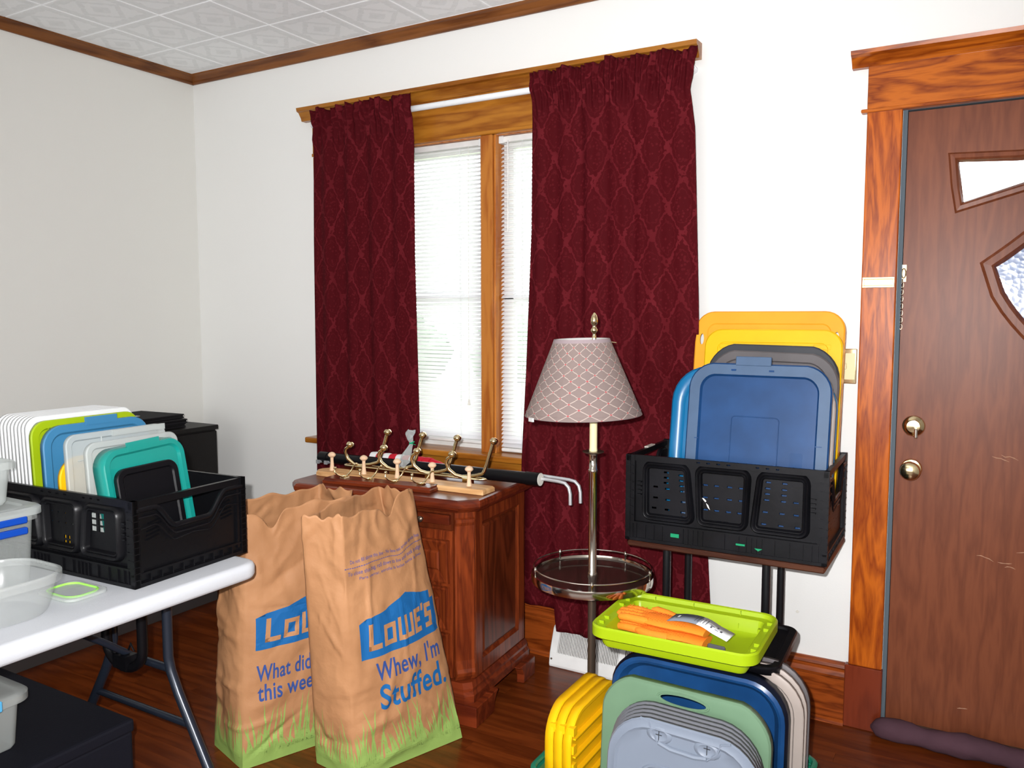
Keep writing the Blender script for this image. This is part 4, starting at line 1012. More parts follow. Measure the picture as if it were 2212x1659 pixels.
for x, y in ((-.080, .560), (.040, .560)): tabs.box(x-.008, x+.008, y-.004, y+.002, -.001, .0025)
for y in (.16, .33): tabs.box(-.196, -.184, y-.0015, y+.0015, -.006, .001); tabs.box(.184, .204, y-.0015, y+.0015, -.006, .001)
lb = MB().box(.108, .148, .02, .305, -.0095, -.0082)
fl_ = lid('storage_tote_lid', 'hazy blue tote lid with paler worn rim, frontmost in the crate on the stand', .448, .572, .075, [(0, -.024, 0), (0, -.004, 0), (.004, 0, 0), (.036, .0, 1), (.042, -.010, 2), (.06, -.010, 2)], [M['bluedark'], M['blueworn'], M['blue']], (3.060, -.418, .703), R(8.5, 1, .3), arch=.016,
     kids=[('panel_bead', gr, M['bluedark']), ('clip_tab', tabs, M['bluedark']), ('label_patch', lb, M['bluedark'])])
bd.obj('handle_tab', M['blueworn'], fl_, bevel=.002)

# ---- lids in the small crate on the table (face +x)
ZB = .756; RL = lambda lean=4: (radians(90-lean), 0, radians(92.6))
white0 = lid('white_container_lid', 'rearmost white container lid of the tight row of nine in the table crate', .342, .392, .036, [(0, -.009), (0, -.002), (.002, 0), (.014, 0), (.017, -.005), (.03, -.005)], [M['white']], (1.262, -1.556, ZB), RL(3), group='white lids in the table crate')
for k in range(1, 9):
    dup(white0, (1.262+k*.0165, -1.556+.0008*k, ZB), RL(3), label=['', 'second white lid from the back of the table crate, ahead of the rearmost', 'third white container lid from the back of the row in the table crate', 'fourth white container lid from the back, left of the row\'s middle one', 'white container lid exactly in the middle of the row of nine', 'white container lid fourth from the lime green lid', 'white container lid third from the lime green lid', 'white container lid second from the lime green lid', 'white container lid touching the lime green lid, frontmost of its row'][k])
bd = MB().tube([(-.14, .03, .001), (-.14, .34, .001), (-.12, .36, .001), (.12, .362, .001)], .0014, 5)
lid('container_lid', 'lime green container lid right beside the row of white lids', .345, .380, .045, [(0, -.010), (0, -.002), (.002, 0), (.020, 0), (.024, -.006), (.03, -.006)], [M['lime']], (1.415, -1.548, ZB), RL(3), kids=[('moulded_bead', bd, M['limeb'])])
cl = MB().box(-.04, .06, .362, .385, -.004, .004)
lid('container_lid', 'translucent blue container lid standing next to the lime green one', .340, .366, .055, [(0, -.014), (0, -.002), (.002, 0), (.020, 0), (.026, -.006), (.04, -.006)], [M['bluetrans']], (1.466, -1.548, ZB), RL(3), kids=[('clasp', cl, M['bluetrans'])], arch=.006)
lid('container_lid', 'low mustard yellow lid wedged between blue and milky lids', .300, .285, .06, [(0, -.010), (0, -.002), (.002, 0), (.016, 0), (.02, -.005)], [M['yellow2']], (1.520, -1.560, ZB), RL(3))
bd = MB(); bd.tube([(-.04, .02, .001), (-.04, .20, .001), (-.02, .24, .001), (0, .20, .001), (0, .02, .001)], .002, 5); bd.tube([(-.13, .28, .001), (.13, .29, .001)], .0018, 5); bd.tube([(-.055, .03, .001), (-.055, .34, .001)], .0022, 5)
cl = MB().box(-.02, .155, .335, .352, -.004, .006)
lid('container_lid', 'large milky clear lid with moulded ribs in the middle of the table crate', .320, .352, .030, [(0, -.012), (0, -.002), (.002, 0), (.014, 0), (.018, -.005)], [M['clear']], (1.563, -1.552, ZB), RL(3), kids=[('moulded_rib', bd, M['clear']), ('clasp', cl, M['clear'])])
lid('container_lid', 'second milky clear lid half hidden behind the teal one', .300, .330, .030, [(0, -.012), (0, -.002), (.002, 0), (.014, 0), (.018, -.005)], [M['clear']], (1.610, -1.532, ZB), RL(4))
lid('container_lid', 'translucent teal lid with a tall glossy skirt leaning back in the table crate', .262, .332, .045, [(0, -.040), (.003, -.006), (.006, 0), (.018, 0), (.024, -.008), (.03, -.008)], [M['teallid']], (1.765, -1.578, ZB), (radians(82), radians(-3), radians(92.6)), arch=.010, kids=[('clasp', MB().box(-.05, .05, .322, .345, -.006, .002), M['teallid'])])
lid('container_lid', 'small black lid leaning in front of the teal one', .190, .282, .030, [(0, -.014), (0, -.002), (.002, 0), (.014, 0), (.018, -.004), (.03, -.004)], [M['black']], (1.797, -1.603, ZB), (radians(81), radians(-1.5), radians(92.6)))

# ---- lower pile near the camera: green basket with lids
gb = thing('green_basket', 'green perforated plastic basket on the floor holding upright tote lids', 'basket', (3.020, -.985, 0))
bw, bh_, bz = .636, .430, .252
hs_ = [(-.30+i*.026, .04+j*.022, .013, .009) for i in range(24) for j in range(8)]
for s in (0, 1):
    p = perf(MB(), -bw/2, bw/2, 0, bz-.02, -bh_/2, -bh_/2+.004, hs_)
    if s: p.v = [(-x, -y, z) for x, y, z in p.v]
    p.obj('long_wall', M['gbasket'], gb)
    p = perf(MB(), -bh_/2, bh_/2, 0, bz-.02, -bw/2, -bw/2+.004, [h for h in hs_ if abs(h[0]) < bh_/2-.01])
    p.v = [(y, x, z) if not s else (-y, -x, z) for x, y, z in p.v]; p.obj('short_wall', M['gbasket'], gb)
MB().box(-bw/2, bw/2, -bh_/2, bh_/2, .001, .006).obj('basket_floor', M['gbasket'], gb)
rim = MB().loops([[(x, y, z) for x, y in rrect(bw+a, bh_+a, .035+a/2, 6)] for a, z in ((-.006, bz-.024), (.020, bz-.022), (.024, bz-.004), (.014, bz), (-.002, bz), (-.008, bz-.006))], cap=False)
rim.obj('basket_rim', M['gbasket'], gb, smooth=40)

yp = [(0, -.022), (0, -.003), (.003, 0), (.012, 0), (.016, -.008), (.03, -.008)]
ylab = ['yellow tote lid standing sideways at the far left of the green basket', 'middle of the three yellow lids standing sideways in the green basket', 'yellow lid with ribbed underside nearest the blue lid, standing sideways in the green basket']
for k in range(3):
    ribs = MB()
    for z in (.05, .10, .15, .20, .25, .30): ribs.box(-.148, .10, z-.002, z+.002, -.008, .008); ribs.box(-.158, -.140, z+.012, z+.034, -.010, .007)
    lid('storage_tote_lid', ylab[k], .330, .372-.004*k, .085, yp, [M['yellow2']], (2.728+k*.0265, -.960+.0*k, .008), (radians(90), 0, radians(90)), kids=[('rib', ribs, M['yellow2'])], group='yellow lids in the green basket')
# beige stack behind, blue, sage, silver stack
for k in range(3):
    lid('storage_tote_lid', ['beige tote lid furthest back in the green basket', 'middle beige tote lid of the three behind the deep blue one', 'beige tote lid directly behind the deep blue one'][k], .500-.006*k, .492-.006*k, .11, [(0, -.014), (0, -.002), (.003, 0), (.022, 0), (.026, -.006), (.05, -.006)], [M['mgrey'] if k == 0 else M['beige']], (3.072, -.805-.024*k, .008), R(3, 0, 0), arch=.0, group='beige lids in the green basket')
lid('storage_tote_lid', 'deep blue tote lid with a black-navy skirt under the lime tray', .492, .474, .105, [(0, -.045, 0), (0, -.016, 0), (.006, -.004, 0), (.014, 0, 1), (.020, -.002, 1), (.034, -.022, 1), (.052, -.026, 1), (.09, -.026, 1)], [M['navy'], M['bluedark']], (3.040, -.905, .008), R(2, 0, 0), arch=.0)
hl = oval(0, .448, .060, .0125, -.06, .06, 28, -.0)
sg_rim = MB().tube([(x*1.02, y, .001) for x, y in [(.066*cos(2*pi*k/28), .448+.019*sin(2*pi*k/28)) for k in range(28)]], .0028, 6, True)
lid('storage_tote_lid', 'sage green tote lid with an oval hand hole in front of the deep blue one', .440, .455, .075, [(0, -.026), (0, -.006), (.004, -.001), (.010, 0), (.05, 0)], [M['sage']], (3.055, -1.070, .008), R(2.5, 0, .8), arch=.040, holes=hl, kids=[('handle_rim', sg_rim, M['sage'])])
sp_ = [(0, -.013, 1), (0, -.004, 1), (.003, 0, 0), (.012, .0, 0), (.020, .003, 0), (.027, -.002, 0), (.05, -.003, 0)]
def silver_details():
    m = MB(); zf = -.002
    # raised grip: two pads joined by a lower bar
    def pad(cx, cy, rx, ry):
        m.loops([[(cx+rx*k*cos(a), cy+ry*k*sin(a), z) for a in [2*pi*i/20 for i in range(20)]] for k, z in ((1.15, -.003), (1.0, .002), (.75, .004), (.5, .001), (.2, .0))])
    pad(-.060, .400, .030, .020); pad(.060, .395, .030, .020)
    m.tube([(-.060, .380, .000), (-.03, .372, .001), (.03, .370, .001), (.060, .375, .0)], .0065, 8)
    m.tube([(-.11, .430, .0), (-.088, .425, .001), (-.078, .405, .001), (-.060, .376, .001), (0, .366, .001), (.060, .371, .001), (.085, .395, .001), (.092, .418, .001), (.115, .425, .0)], .0032, 6)
    return m
for k in range(5):
    lab = ['silver-grey tote lid with two grip pads, frontmost in the green basket', 'grey lid edge second in the stack behind the silver-grey front lid', 'grey lid edge third in the stack behind the silver-grey front lid', 'grey lid edge fourth in the stack behind the silver-grey front lid', 'rearmost grey lid edge of the silver-grey stack, next to the sage green lid'][k]
    kids = [('grip', silver_details(), M['silver']), ('panel_bead', groove(.215, .26, 0, .19, .05, .0045, -.0015), M['silver']), ('panel_bead', groove(.165, .21, 0, .185, .03, .0035, -.0015), M['silver'])] if k == 0 else []
    if k == 0:
        c2 = MB()
        for x in (-.060, .060): c2.box(x-.0008, x+.0008, .385, .412, .0015, .0035); c2.box(x-.008, x+.008, .3995, .4008, .0015, .0035)
        kids.append(('cross_mark', c2, M['dgrey']))
    lid('storage_tote_lid', lab, .385, .424+.003*k, .105, sp_, [M['silver'] if k == 0 else M['silverd'], M['silverd']], (3.085-.003*k, -1.170+.0145*k, .008), R(2.5, 0, 1.5), arch=.010, kids=kids, group='stack of silver-grey lids')

# black lid under the lime tray, lime tray, gloves
lid('black_tray_lid', 'flat black lid beneath the lime green tray', .455, .340, .04, [(0, -.020), (0, -.003), (.003, 0), (.02, 0), (.024, -.006), (.04, -.006)], [M['black']], (3.022, -.842, .496), (0, 0, radians(2)))
tray_prof = [(.006, -.034), (.0, -.030), (0, -.004), (.003, 0), (.008, -.002), (.012, -.013), (.034, -.015), (.038, -.022), (.044, -.050), (.052, -.055), (.09, -.055)]
cl = MB()
for s in (-1, 1):
    for y in (.06, .10, .22, .27): cl.box(min(s*.226, s*.206), max(s*.226, s*.206), y, y+.008, -.014, -.004)
for x in (-.14, -.02, .12): cl.box(x, x+.002, .312, .322, -.034, -.002); cl.box(x, x+.002, .288, .292, -.050, -.028)
for s in (-1, 1):
    for y in (.05, .25): cl.box(min(s*.196, s*.184), max(s*.196, s*.184), y, y+.014, -.040, -.022)
under = MB().loops([[(x, y, z) for x, y in rrect(.462-2*i, .332-2*i, .04-i*.6, 7, 0, .166)] for i, z in ((.010, -.020), (.020, -.024), (.027, -.056), (.033, -.0655), (.06, -.0655))])
lime = lid('lime_tray_lid', 'lime green tote lid lying upside down like a tray with orange gloves in it', .462, .332, .048, tray_prof, [M['lime']], (2.985, -.958, .5680), (0, 0, radians(1.5)), kids=[('clip', cl, M['lime']), ('outer_shell', under, M['lime'])], thick=.0025)

def gloves():
    t = thing('work_gloves', 'pair of orange dotted knit gloves with a grey card band in the lime tray', 'gloves', (2.898, -.800, .5145), (0, 0, radians(-5)))
    def one(z, sx, nm, dy):
        m = MB(); dots = MB()
        L = []; n = 16   # palm body: flattened sections, fingers towards -x
        secs = [(-.045, .030, .0125), (-.02, .043, .014), (.02, .045, .014), (.06, .042, .014), (.09, .036, .013), (.12, .037, .012), (.155, .040, .011)]
        for x, hw, hz in secs: L.append([(x, dy+hw*cos(2*pi*k/n), z+hz*sin(2*pi*k/n)*(1 if abs(cos(2*pi*k/n)) < .9 else .8)) for k in range(n)])
        m.loops(L, capfirst=True)
        for k, (fy, ln) in enumerate(((-.033, .062), (-.0115, .078), (.0105, .082), (.032, .070))):
            m.tube([(-.015, dy+fy*.85, z), (-.045, dy+fy, z+.002), (-.045-ln*.5, dy+fy*1.08, z+.003), (-.045-ln*.9, dy+fy*1.1, z+.001), (-.045-ln, dy+fy*1.1, z)], [.012, .0118, .0112, .010, .004], 12)
        s = sx; m.tube([(.05, dy+s*.036, z), (.01, dy+s*.050, z+.004), (-.025, dy+s*.052, z+.008), (-.040, dy+s*.050, z+.008)], [.014, .0125, .0115, .005], 12)
        rnd = random.Random(int(z*1000))
        for i in range(34):
            for j in range(11):
                x = -.118+i*.0074; y = -.042+j*.0084+(i % 2)*.004
                ok = False; zz = z
                if x > -.045 and abs(y) < .038 and x < .10: ok = True; zz = z+.0148*sqrt(max(0, 1-(y/.047)**2))
                elif x <= -.045:
                    for fy, ln in ((-.033, .062), (-.0115, .078), (.0105, .082), (.032, .070)):
                        if abs(y-fy*1.08) < .006 and x > -.045-ln*.85: ok = True; zz = z+.0146
                if ok: dots.add([(x-.0021, dy+y, zz), (x, dy+y-.0021, zz), (x+.0021, dy+y, zz), (x, dy+y+.0021, zz), (x, dy+y, zz+.002)], [(0, 1, 4), (1, 2, 4), (2, 3, 4), (3, 0, 4)])
        g_ = m.obj(nm, M['glove'], t, smooth=60); dots.obj('grip_dots', M['dot'], g_)
    one(.0135, -1, 'glove', -.004); one(.040, 1, 'glove', .004)
    P = []   # arched card band over the cuffs
    for i in range(17):
        u = i/16; x = .045+u*.175; z = .058+.010*sin(pi*min(1, u*1.3))-.030*max(0, u-.55)**1.4*2.0; P.append((x, z))
    c = MB(); n = len(P)
    for x, z in P: c.v += [(x, -.030, z), (x, .034, z)]
    for i in range(n-1): c.f.append((2*i, 2*i+2, 2*i+3, 2*i+1)); c.m.append(0 if i < 8 else 1)
    cb = c.obj('card_band', [M['card'], M['cardw']], t, smooth=60, solid=.0012, fixn=False)
    def zat(x):
        for (a, za), (b, zb) in zip(P, P[1:]):
            if a <= x <= b: return za+(zb-za)*(x-a)/(b-a)
        return P[-1][1]
    def slab(mb, x0, x1, y0, y1): mb.add([(x0, y0, zat(x0)+.0012), (x1, y0, zat(x1)+.0012), (x1, y1, zat(x1)+.0012), (x0, y1, zat(x0)+.0012)], [(0, 1, 2, 3)])
    k = MB(); slab(k, .058, .074, -.002, .018); k.obj('printed_badge', M['ink'], cb)
    k2 = MB(); k2.add([(.060+.003, .000, zat(.063)+.0016), (.070, .000, zat(.07)+.0016), (.070, .016, zat(.07)+.0016), (.063, .016, zat(.063)+.0016)], [(0, 1, 2, 3)]); k2.obj('printed_badge', M['cardw'], cb)
    k = MB(); rnd = random.Random(3)
    for row in range(5):
        x0 = .118+row*.008; y = -.012
        while y < .020:
            ww = rnd.uniform(.002, .007); slab(k, x0, x0+.0028, y, min(y+ww, .021)); y += ww+.0016
    for (x0, x1, y0, y1) in ((.160, .172, .004, .008), (.164, .168, -.010, .002), (.176, .186, -.006, -.003), (.178, .183, .008, .017), (.190, .196, -.004, .006)): slab(k, x0, x1, y0, y1)
    k.obj('printed_text', M['ink'], cb)
    MB().box(.165, .215, -.030, -.021, .004, .020).obj('stitched_cuff', M['ink'], t, bevel=.003)
gloves()

# ================================================================== STAND UNDER THE BIG CRATE
sd = thing('wooden_top_stand', 'black four-legged stand with a brown board top under the large black crate', 'stand', (2.98, -.275, 0))
MB().box(-.305, .322, -.205, .20, .666, .6838).obj('board_top', M['browntop'], sd, bevel=.004)
for (x, y) in ((2.794, -.42), (3.120, -.42), (2.777, -.135), (3.107, -.135)):
    MB().tube([(x-2.98, y+.275, .0), (x-2.98, y+.275, .655)], .0135, 16).obj('leg', M['blackmetal'], sd, smooth=50)
for s in (0, 1):
    x = (2.785, 3.112)[s]-2.98; MB().tube([(x+(.009 if s == 0 else .008), -.145, .16), (x-.009, .155, .16)], .010, 12).obj('side_bar', M['blackmetal'], sd, smooth=50)

# ================================================================== FOLDING TABLE
tb = thing('folding_table', 'white plastic folding table with charcoal tube legs at the left', 'table', (1.53, -2.20, 0))
m = MB(); tw, tl_ = .81, 1.63
def tring(e, z): return [(x, y, z) for x, y in rrect(tw-2*e, tl_-2*e, .055-e, 10)]
m.loops([tring(.012, .694), tring(.004, .698), tring(0, .706), tring(0, .726), tring(.004, .735), tring(.012, .7395), tring(.020, .7400)], capfirst=True)
m.obj('table_top', M['tablewhite'], tb, smooth=40)
for ye in (.70, -.70):
    for s in (-1, 1):
        MB().tube([(s*.13, ye, .690), (s*.13, ye, .44), (s*.14, ye, .40), (s*.17, ye, .34), (s*.36, ye, .03), (s*.375, ye, .012)], .0145, 16).obj('leg', M['charcoal'], tb, smooth=50)
        MB().tube([(s*.372, ye, .020), (s*.378, ye, .001)], .0175, 14).obj('foot_cap', M['black'], tb, smooth=50)
    MB().tube([(-.135, ye, .405), (.135, ye, .405)], .012, 12).obj('cross_bar', M['charcoal'], tb, smooth=50)
    MB().tube([(-.225, ye, .255), (.225, ye, .255)], .0105, 12).obj('cross_bar', M['charcoal'], tb, smooth=50)
    MB().tube([(-.30, ye, .688), (.30, ye, .688)], .010, 10).obj('hinge_bar', M['charcoal'], tb)
    sg = 1 if ye > 0 else -1
    MB().tube([(0, ye, .405), (0, ye-sg*.12, .50), (0, ye-sg*.34, .66), (0, ye-sg*.40, .692)], .010, 12).obj('folding_brace', M['charcoal'], tb, smooth=50)
    k = MB(); pts = []
    for i in range(14):
        a = pi*i/13; pts.append((-.085*cos(a), ye-sg*.05, .47-.070*sin(a)))
    k.tube([(-.075, ye-sg*.05, .66)]+pts+[(.085, ye-sg*.05, .66)], .015, 12); k.box(-.03, .03, ye-sg*.05-.02, ye-sg*.05+.02, .40, .44)
    k.lathe([(.004, 0), (.010, .002), (.010, .012), (.004, .014)], 10, (-.03, ye-sg*.06, .44)); k.tube([(.0, ye-.04, .44), (.015, ye-.04, .47), (.03, ye-.04, .45)], .003, 6)
    k.obj('locking_brace', M['black'], tb, smooth=50)
MB().box(-.33, -.31, -.74, .74, .672, .694).box(.31, .33, -.74, .74, .672, .694).obj('side_rail', M['charcoal'], tb)

# ---- containers on the table
def bin_(name, label, cat, x0, x1, y0, y1, z0, h, r, m, taper=.012, rot=0, rimw=.008, lidm=None, group=None):
    cx, cy = (x0+x1)/2, (y0+y1)/2; t = thing(name, label, cat, (cx, cy, z0), (0, 0, radians(rot)), group); w_, d_ = x1-x0, y1-y0
    b = MB(); b.loops([[(x, y, z) for x, y in rrect(w_-2*e, d_-2*e, max(r-e*.5, .005), 8)] for e, z in ((rimw, h-.006), (rimw, h-.001), (rimw+.001, h), (rimw+.002, h-.002), (rimw+.002, h-.01), (rimw+taper, .010), (rimw+taper+.006, .001), (rimw+taper+.03, .001))])
    b.loops([[(x, y, z) for x, y in rrect(w_-2*e, d_-2*e, max(r-e*.3, .005), 8)] for e, z in ((0, h-.020), (0, h-.002), (.003, h), (rimw+.001, h))], cap=False)
    b.obj('body', m, t, smooth=40)
    return t
t1 = bin_('clear_storage_box', 'clear storage box with dark blue latches at the left edge of the table', 'box', 1.285, 1.590, -2.14, -1.806, .7405, .190, .03, M['bowl'])
MB().loops([[(x, y, z) for x, y in rrect(.322-2*e, .350-2*e, .035, 8)] for e, z in ((.0, .184), (0, .200), (.004, .204), (.03, .204), (.034, .198), (.05, .198))]).obj('lid', M['clear'], t1, smooth=40)
for z in (.166, .138): MB().box(.150, .163, -.17, .125, z, z+.018).obj('latch', M['latch'], t1, bevel=.003)
t2 = bin_('clear_storage_box', 'upper translucent box stacked on the blue-latched one at the left edge', 'box', 1.30, 1.545, -2.10, -1.832, .9455, .115, .030, M['clear'])
t3 = bin_('food_container', 'open milky food container with rounded corners at the front edge of the table', 'container', 1.615, 1.862, -2.125, -1.884, .7405, .098, .085, M['bowl'], taper=.020, rimw=.006)
t4 = thing('sealed_lid', 'small clear lid with a bright green seal lying by the crate corner', 'lid', (1.735, -1.822, .7405), (0, 0, radians(2)))
MB().loops([[(x, y, z) for x, y in rrect(.145-2*e, .110-2*e, .025, 6)] for e, z in ((0, .001), (0, .007), (.003, .009), (.012, .009), (.014, .005), (.04, .005))], capfirst=True).obj('lid_plate', M['clearw'], t4, smooth=40)
MB().tube([(x, y, .0065) for x, y in rrect(.118, .084, .03, 7)], .0030, 8, True).obj('silicone_seal', M['seal'], t4, smooth=50)

# ================================================================== CHEST, BIN UNDER THE TABLE, BLACK SIDEBOARD
chs = thing('black_chest', 'black fabric chest under the folding table', 'chest', (1.27, -1.96, 0))
MB().box(-.38, .38, -.345, .345, .0, .265).obj('chest_body', M['chest'], chs, bevel=.008, bseg=2)
MB().box(-.384, .384, -.349, .349, .262, .300).obj('chest_lid', M['chest'], chs, bevel=.008, bseg=2)
b2 = bin_('clear_storage_box', 'clear storage box with sky-blue latch on the black chest under the table', 'box', 1.25, 1.548, -2.25, -1.842, .3010, .150, .03, M['clear'], rot=0)
MB().loops([[(x, y, z) for x, y in rrect(.330-2*e, .432-2*e, .05, 8)] for e, z in ((.0, .132), (0, .150), (.006, .156), (.03, .158), (.05, .158))]).obj('lid', M['clear'], b2, smooth=40)
MB().box(.158, .170, -.20, .13, .128, .156).obj('latch', M['latchl'], b2, bevel=.003)

sb = thing('black_sideboard', 'long low black sideboard with a grey plinth along the left wall', 'sideboard', (.015, -1.35, 0))
MB().box(0, .352, -1.12, 1.12, .06, .87).obj('carcass', M['blackcab'], sb)
MB().box(0, .370, -1.125, 1.125, .87, .892).obj('sideboard_top', M['blackcab'], sb, bevel=.002)
MB().box(0.02, .356, -1.10, 1.10, 0, .06).obj('plinth', M['strip'], sb)
for k in range(4):
    y0 = -1.115+k*.56; dr = MB().box(.352, .366, y0, y0+.552, .07, .862).obj('cupboard_door', M['blackcab'], sb, bevel=.002)
    MB().lathe([(.005, 0), (.005, .012), (.012, .016), (.012, .022), (.004, .026)], 12, (.366, y0+(.50 if k % 2 == 0 else .05), .60), axis='X').obj('knob', M['black'], dr)
for k, (z, dx, dy, a, lab) in enumerate(((.8925, 0, 0, 3, 'lowest black cloth folder in the pile on the sideboard'), (.914, .004, .006, -1, 'middle black cloth folder in the pile on the sideboard'), (.936, -.006, -.004, 4, 'topmost black cloth folder with a pale tag, on the sideboard'))):
    f = thing('cloth_folder', lab, 'folder', (.185+dx, -.565+dy, z), (0, 0, radians(a)), 'black folders on the sideboard')
    MB().box(-.15, .15, -.19, .19, 0.0005, .0065).obj('cover', M['glovefold'], f, bevel=.002); MB().box(-.15, .15, -.19, .19, .0145, .0205).obj('cover', M['glovefold'], f, bevel=.002)
    MB().box(-.145, .146, -.185, .185, .0066, .0144).obj('padding', M['black'], f)
    if k == 2: MB().box(.01, .035, -.03, .03, .0204, .0212).obj('woven_tag', M['tag'], f)

# ================================================================== PAPER BAGS
from bisect import bisect_right
def vlerp(a, b, t): return a+(b-a)*t
class Bag:
    """open four-sided paper bag; faces: 0 gusset A-B, 1 printed front B-C, 2 gusset C-D, 3 back D-A"""
    def __init__(s, base, top, seed, rim, bulge):
        s.base = [Vector((*p, 0.001)) for p in base]; s.top = [Vector(p) for p in top]; s.seed = seed; s.rim = rim; s.bulge = bulge
        s.n = [34, 52, 34, 52]; s.nt = 110; s.off = [0, 34, 86, 120]; s.N = 172; s.grid = [[None]*s.N for _ in range(s.nt+1)]
        cen_b = sum(s.base, Vector())/4; cen_t = sum(s.top, Vector())/4
        rnd = random.Random(seed); cr = []
        for _ in range(110):
            a = rnd.uniform(0, pi); cr.append((rnd.uniform(0, 1.4), rnd.uniform(0, .86), cos(a), sin(a), rnd.uniform(.010, .050), rnd.uniform(.35, 1)*rnd.choice((-1, 1))))
        for j in range(s.nt+1):
            t = j/s.nt
            for f in range(4):
                B0, B1 = s.base[f], s.base[(f+1) % 4]; T0, T1 = s.top[f], s.top[(f+1) % 4]
                for i in range(s.n[f]):
                    u = i/s.n[f]; P = vlerp(vlerp(B0, B1, u), vlerp(T0, T1, u), t)
                    hz = s.rim(f, u); P.z = t*(P.z/max(t, 1e-6) if t > 0 else 0)+0.001*(1-t)
                    P = vlerp(vlerp(B0, B1, u), vlerp(T0, T1, u), t); P.z += hz*t**7
                    out = Vector(((B1-B0).y, -(B1-B0).x, 0)).normalized()
                    c = vlerp(cen_b, cen_t, t); 
                    if (P-c).dot(out) < 0: out = -out
                    sh_ = sin(pi*u)**.6
                    d = s.bulge[f]*sh_*sin(pi*min(1, t*1.05+.02))**.8
                    W = (s.base[(f+1) % 4]-s.base[f]).length; X = sum((s.base[(q+1) % 4]-s.base[q]).length for q in range(f))+u*W; Z = t*.85
                    # creases: tent-shaped folds along random short lines
                    for (cx, cz, ca, sa, wd, am) in cr:
                        dx, dz = X-cx, Z-cz; al = dx*ca+dz*sa; pe = abs(-dx*sa+dz*ca)
                        if pe < wd and abs(al) < .16: d += am*.0085*(1-pe/wd)*(1-abs(al)/.16)
                    k = .4+1.0*max(0, t-.45)
                    q = Vector((X*7, Z*5, s.seed)); d += .006*k*(1-2*abs(noise.noise(q)))+.0045*k*(1-2*abs(noise.noise(q*2.7)))
                    if f in (0, 2): d -= .014*sin(pi*u)*max(0, t-.55)*2
                    e = min(u, 1-u); cornr = math.exp(-(e/.05)**2); ed = d*(1-cornr*.6)
                    if t < .06: ed *= t/.06
                    P = P+out*ed; P.z = max(P.z, .0012)
                    s.grid[j][s.off[f]+i] = P
    def at(s, f, u, t):
        x = s.off[f]+u*s.n[f]; y = t*s.nt; j = min(int(y), s.nt-1); fy = y-j; i = int(floor(x)); fx = x-i
        g = lambda jj, ii: s.grid[jj][ii % s.N]
        return vlerp(vlerp(g(j, i), g(j, i+1), fx), vlerp(g(j+1, i), g(j+1, i+1), fx), fy)
    def nrm(s, f, u, t):
        e = .01; a = s.at(f, u+e, t)-s.at(f, u-e, t); b = s.at(f, u, min(t+e, 1))-s.at(f, u, max(t-e, 0)); n = a.cross(b); n.normalize()
        c = sum((s.at(k, .5, t) for k in range(4)), Vector())/4
        return n if n.dot(s.at(f, u, t)-c) > 0 else -n
    def build(s, name, label, group):
        o0 = sum(s.base, Vector())/4; o0.z = 0; s.o0 = o0
        t = thing(name, label, 'bag', o0, group=group); s.root = t
        m = MB(); m.v = [tuple(p-o0) for row in s.grid for p in row]; N = s.N
        for j in range(s.nt):
            for i in range(N): m.f.append((j*N+i, j*N+(i+1) % N, (j+1)*N+(i+1) % N, (j+1)*N+i)); m.m.append(0)
        m.f.append(tuple(reversed(range(N)))); m.m.append(0)
        m.obj('bag_paper', M['kraft'], t, smooth=180, solid=.0008, fixn=True); return t
    def wrap(s, name, bm_, f, mat_, off=.0014, label=None):
        """bm_: flat bmesh with x=u (0..1 on face f), y=t; cut on the paper grid and laid on the paper"""
        nn = s.n[f]
        xs = [v.co.x for v in bm_.verts]; ys = [v.co.y for v in bm_.verts]
        for k in range(int(math.ceil(min(xs)*nn)), int(floor(max(xs)*nn))+1):
            bmesh.ops.bisect_plane(bm_, geom=bm_.verts[:]+bm_.edges[:]+bm_.faces[:], plane_co=(k/nn, 0, 0), plane_no=(1, 0, 0), dist=1e-7)
        for k in range(int(math.ceil(min(ys)*s.nt)), int(floor(max(ys)*s.nt))+1):
            bmesh.ops.bisect_plane(bm_, geom=bm_.verts[:]+bm_.edges[:]+bm_.faces[:], plane_co=(0, k/s.nt, 0), plane_no=(0, 1, 0), dist=1e-7)
        for v in bm_.verts:
            u, t = v.co.x, min(max(v.co.y, 0), 1); v.co = s.at(f, u, t)+s.nrm(f, u, t)*off-s.o0
        me = bpy.data.meshes.new(name); bm_.to_mesh(me); bm_.free(); me.materials.append(mat_)
        o = bpy.data.objects.new(name, me); COL.objects.link(o); o.parent = s.root
        return tag(o, label)
def poly_bm(polys):
    b = bmesh.new()
    for P in polys:
        vs_ = [b.verts.new((x, y, 0)) for x, y in P]; b.faces.new(vs_)
    bmesh.ops.triangulate(b, faces=b.faces[:]); return b
def text_bm(txt, x, y, w_, h, bold=.0, slant=0):
    """text fitted into the box starting at x,y (baseline), width w_, cap height h"""
    c = bpy.data.curves.new('t', 'FONT'); c.body = txt; c.space_character = 1+bold*2.6; c.offset = bold; c.resolution_u = 4
    o = bpy.data.objects.new('t', c); COL.objects.link(o); bpy.context.view_layer.update()
    me = bpy.data.meshes.new_from_object(o.evaluated_get(bpy.context.evaluated_depsgraph_get())); bpy.data.objects.remove(o); bpy.data.curves.remove(c)
    xs = [v.co.x for v in me.vertices]; x0, x1 = min(xs), max(xs); b = bmesh.new(); b.from_mesh(me); bpy.data.meshes.remove(me)
    for v in b.verts: v.co = Vector((x+(v.co.x-x0)/(x1-x0)*w_, y+v.co.y/.69*h, 0))
    return b
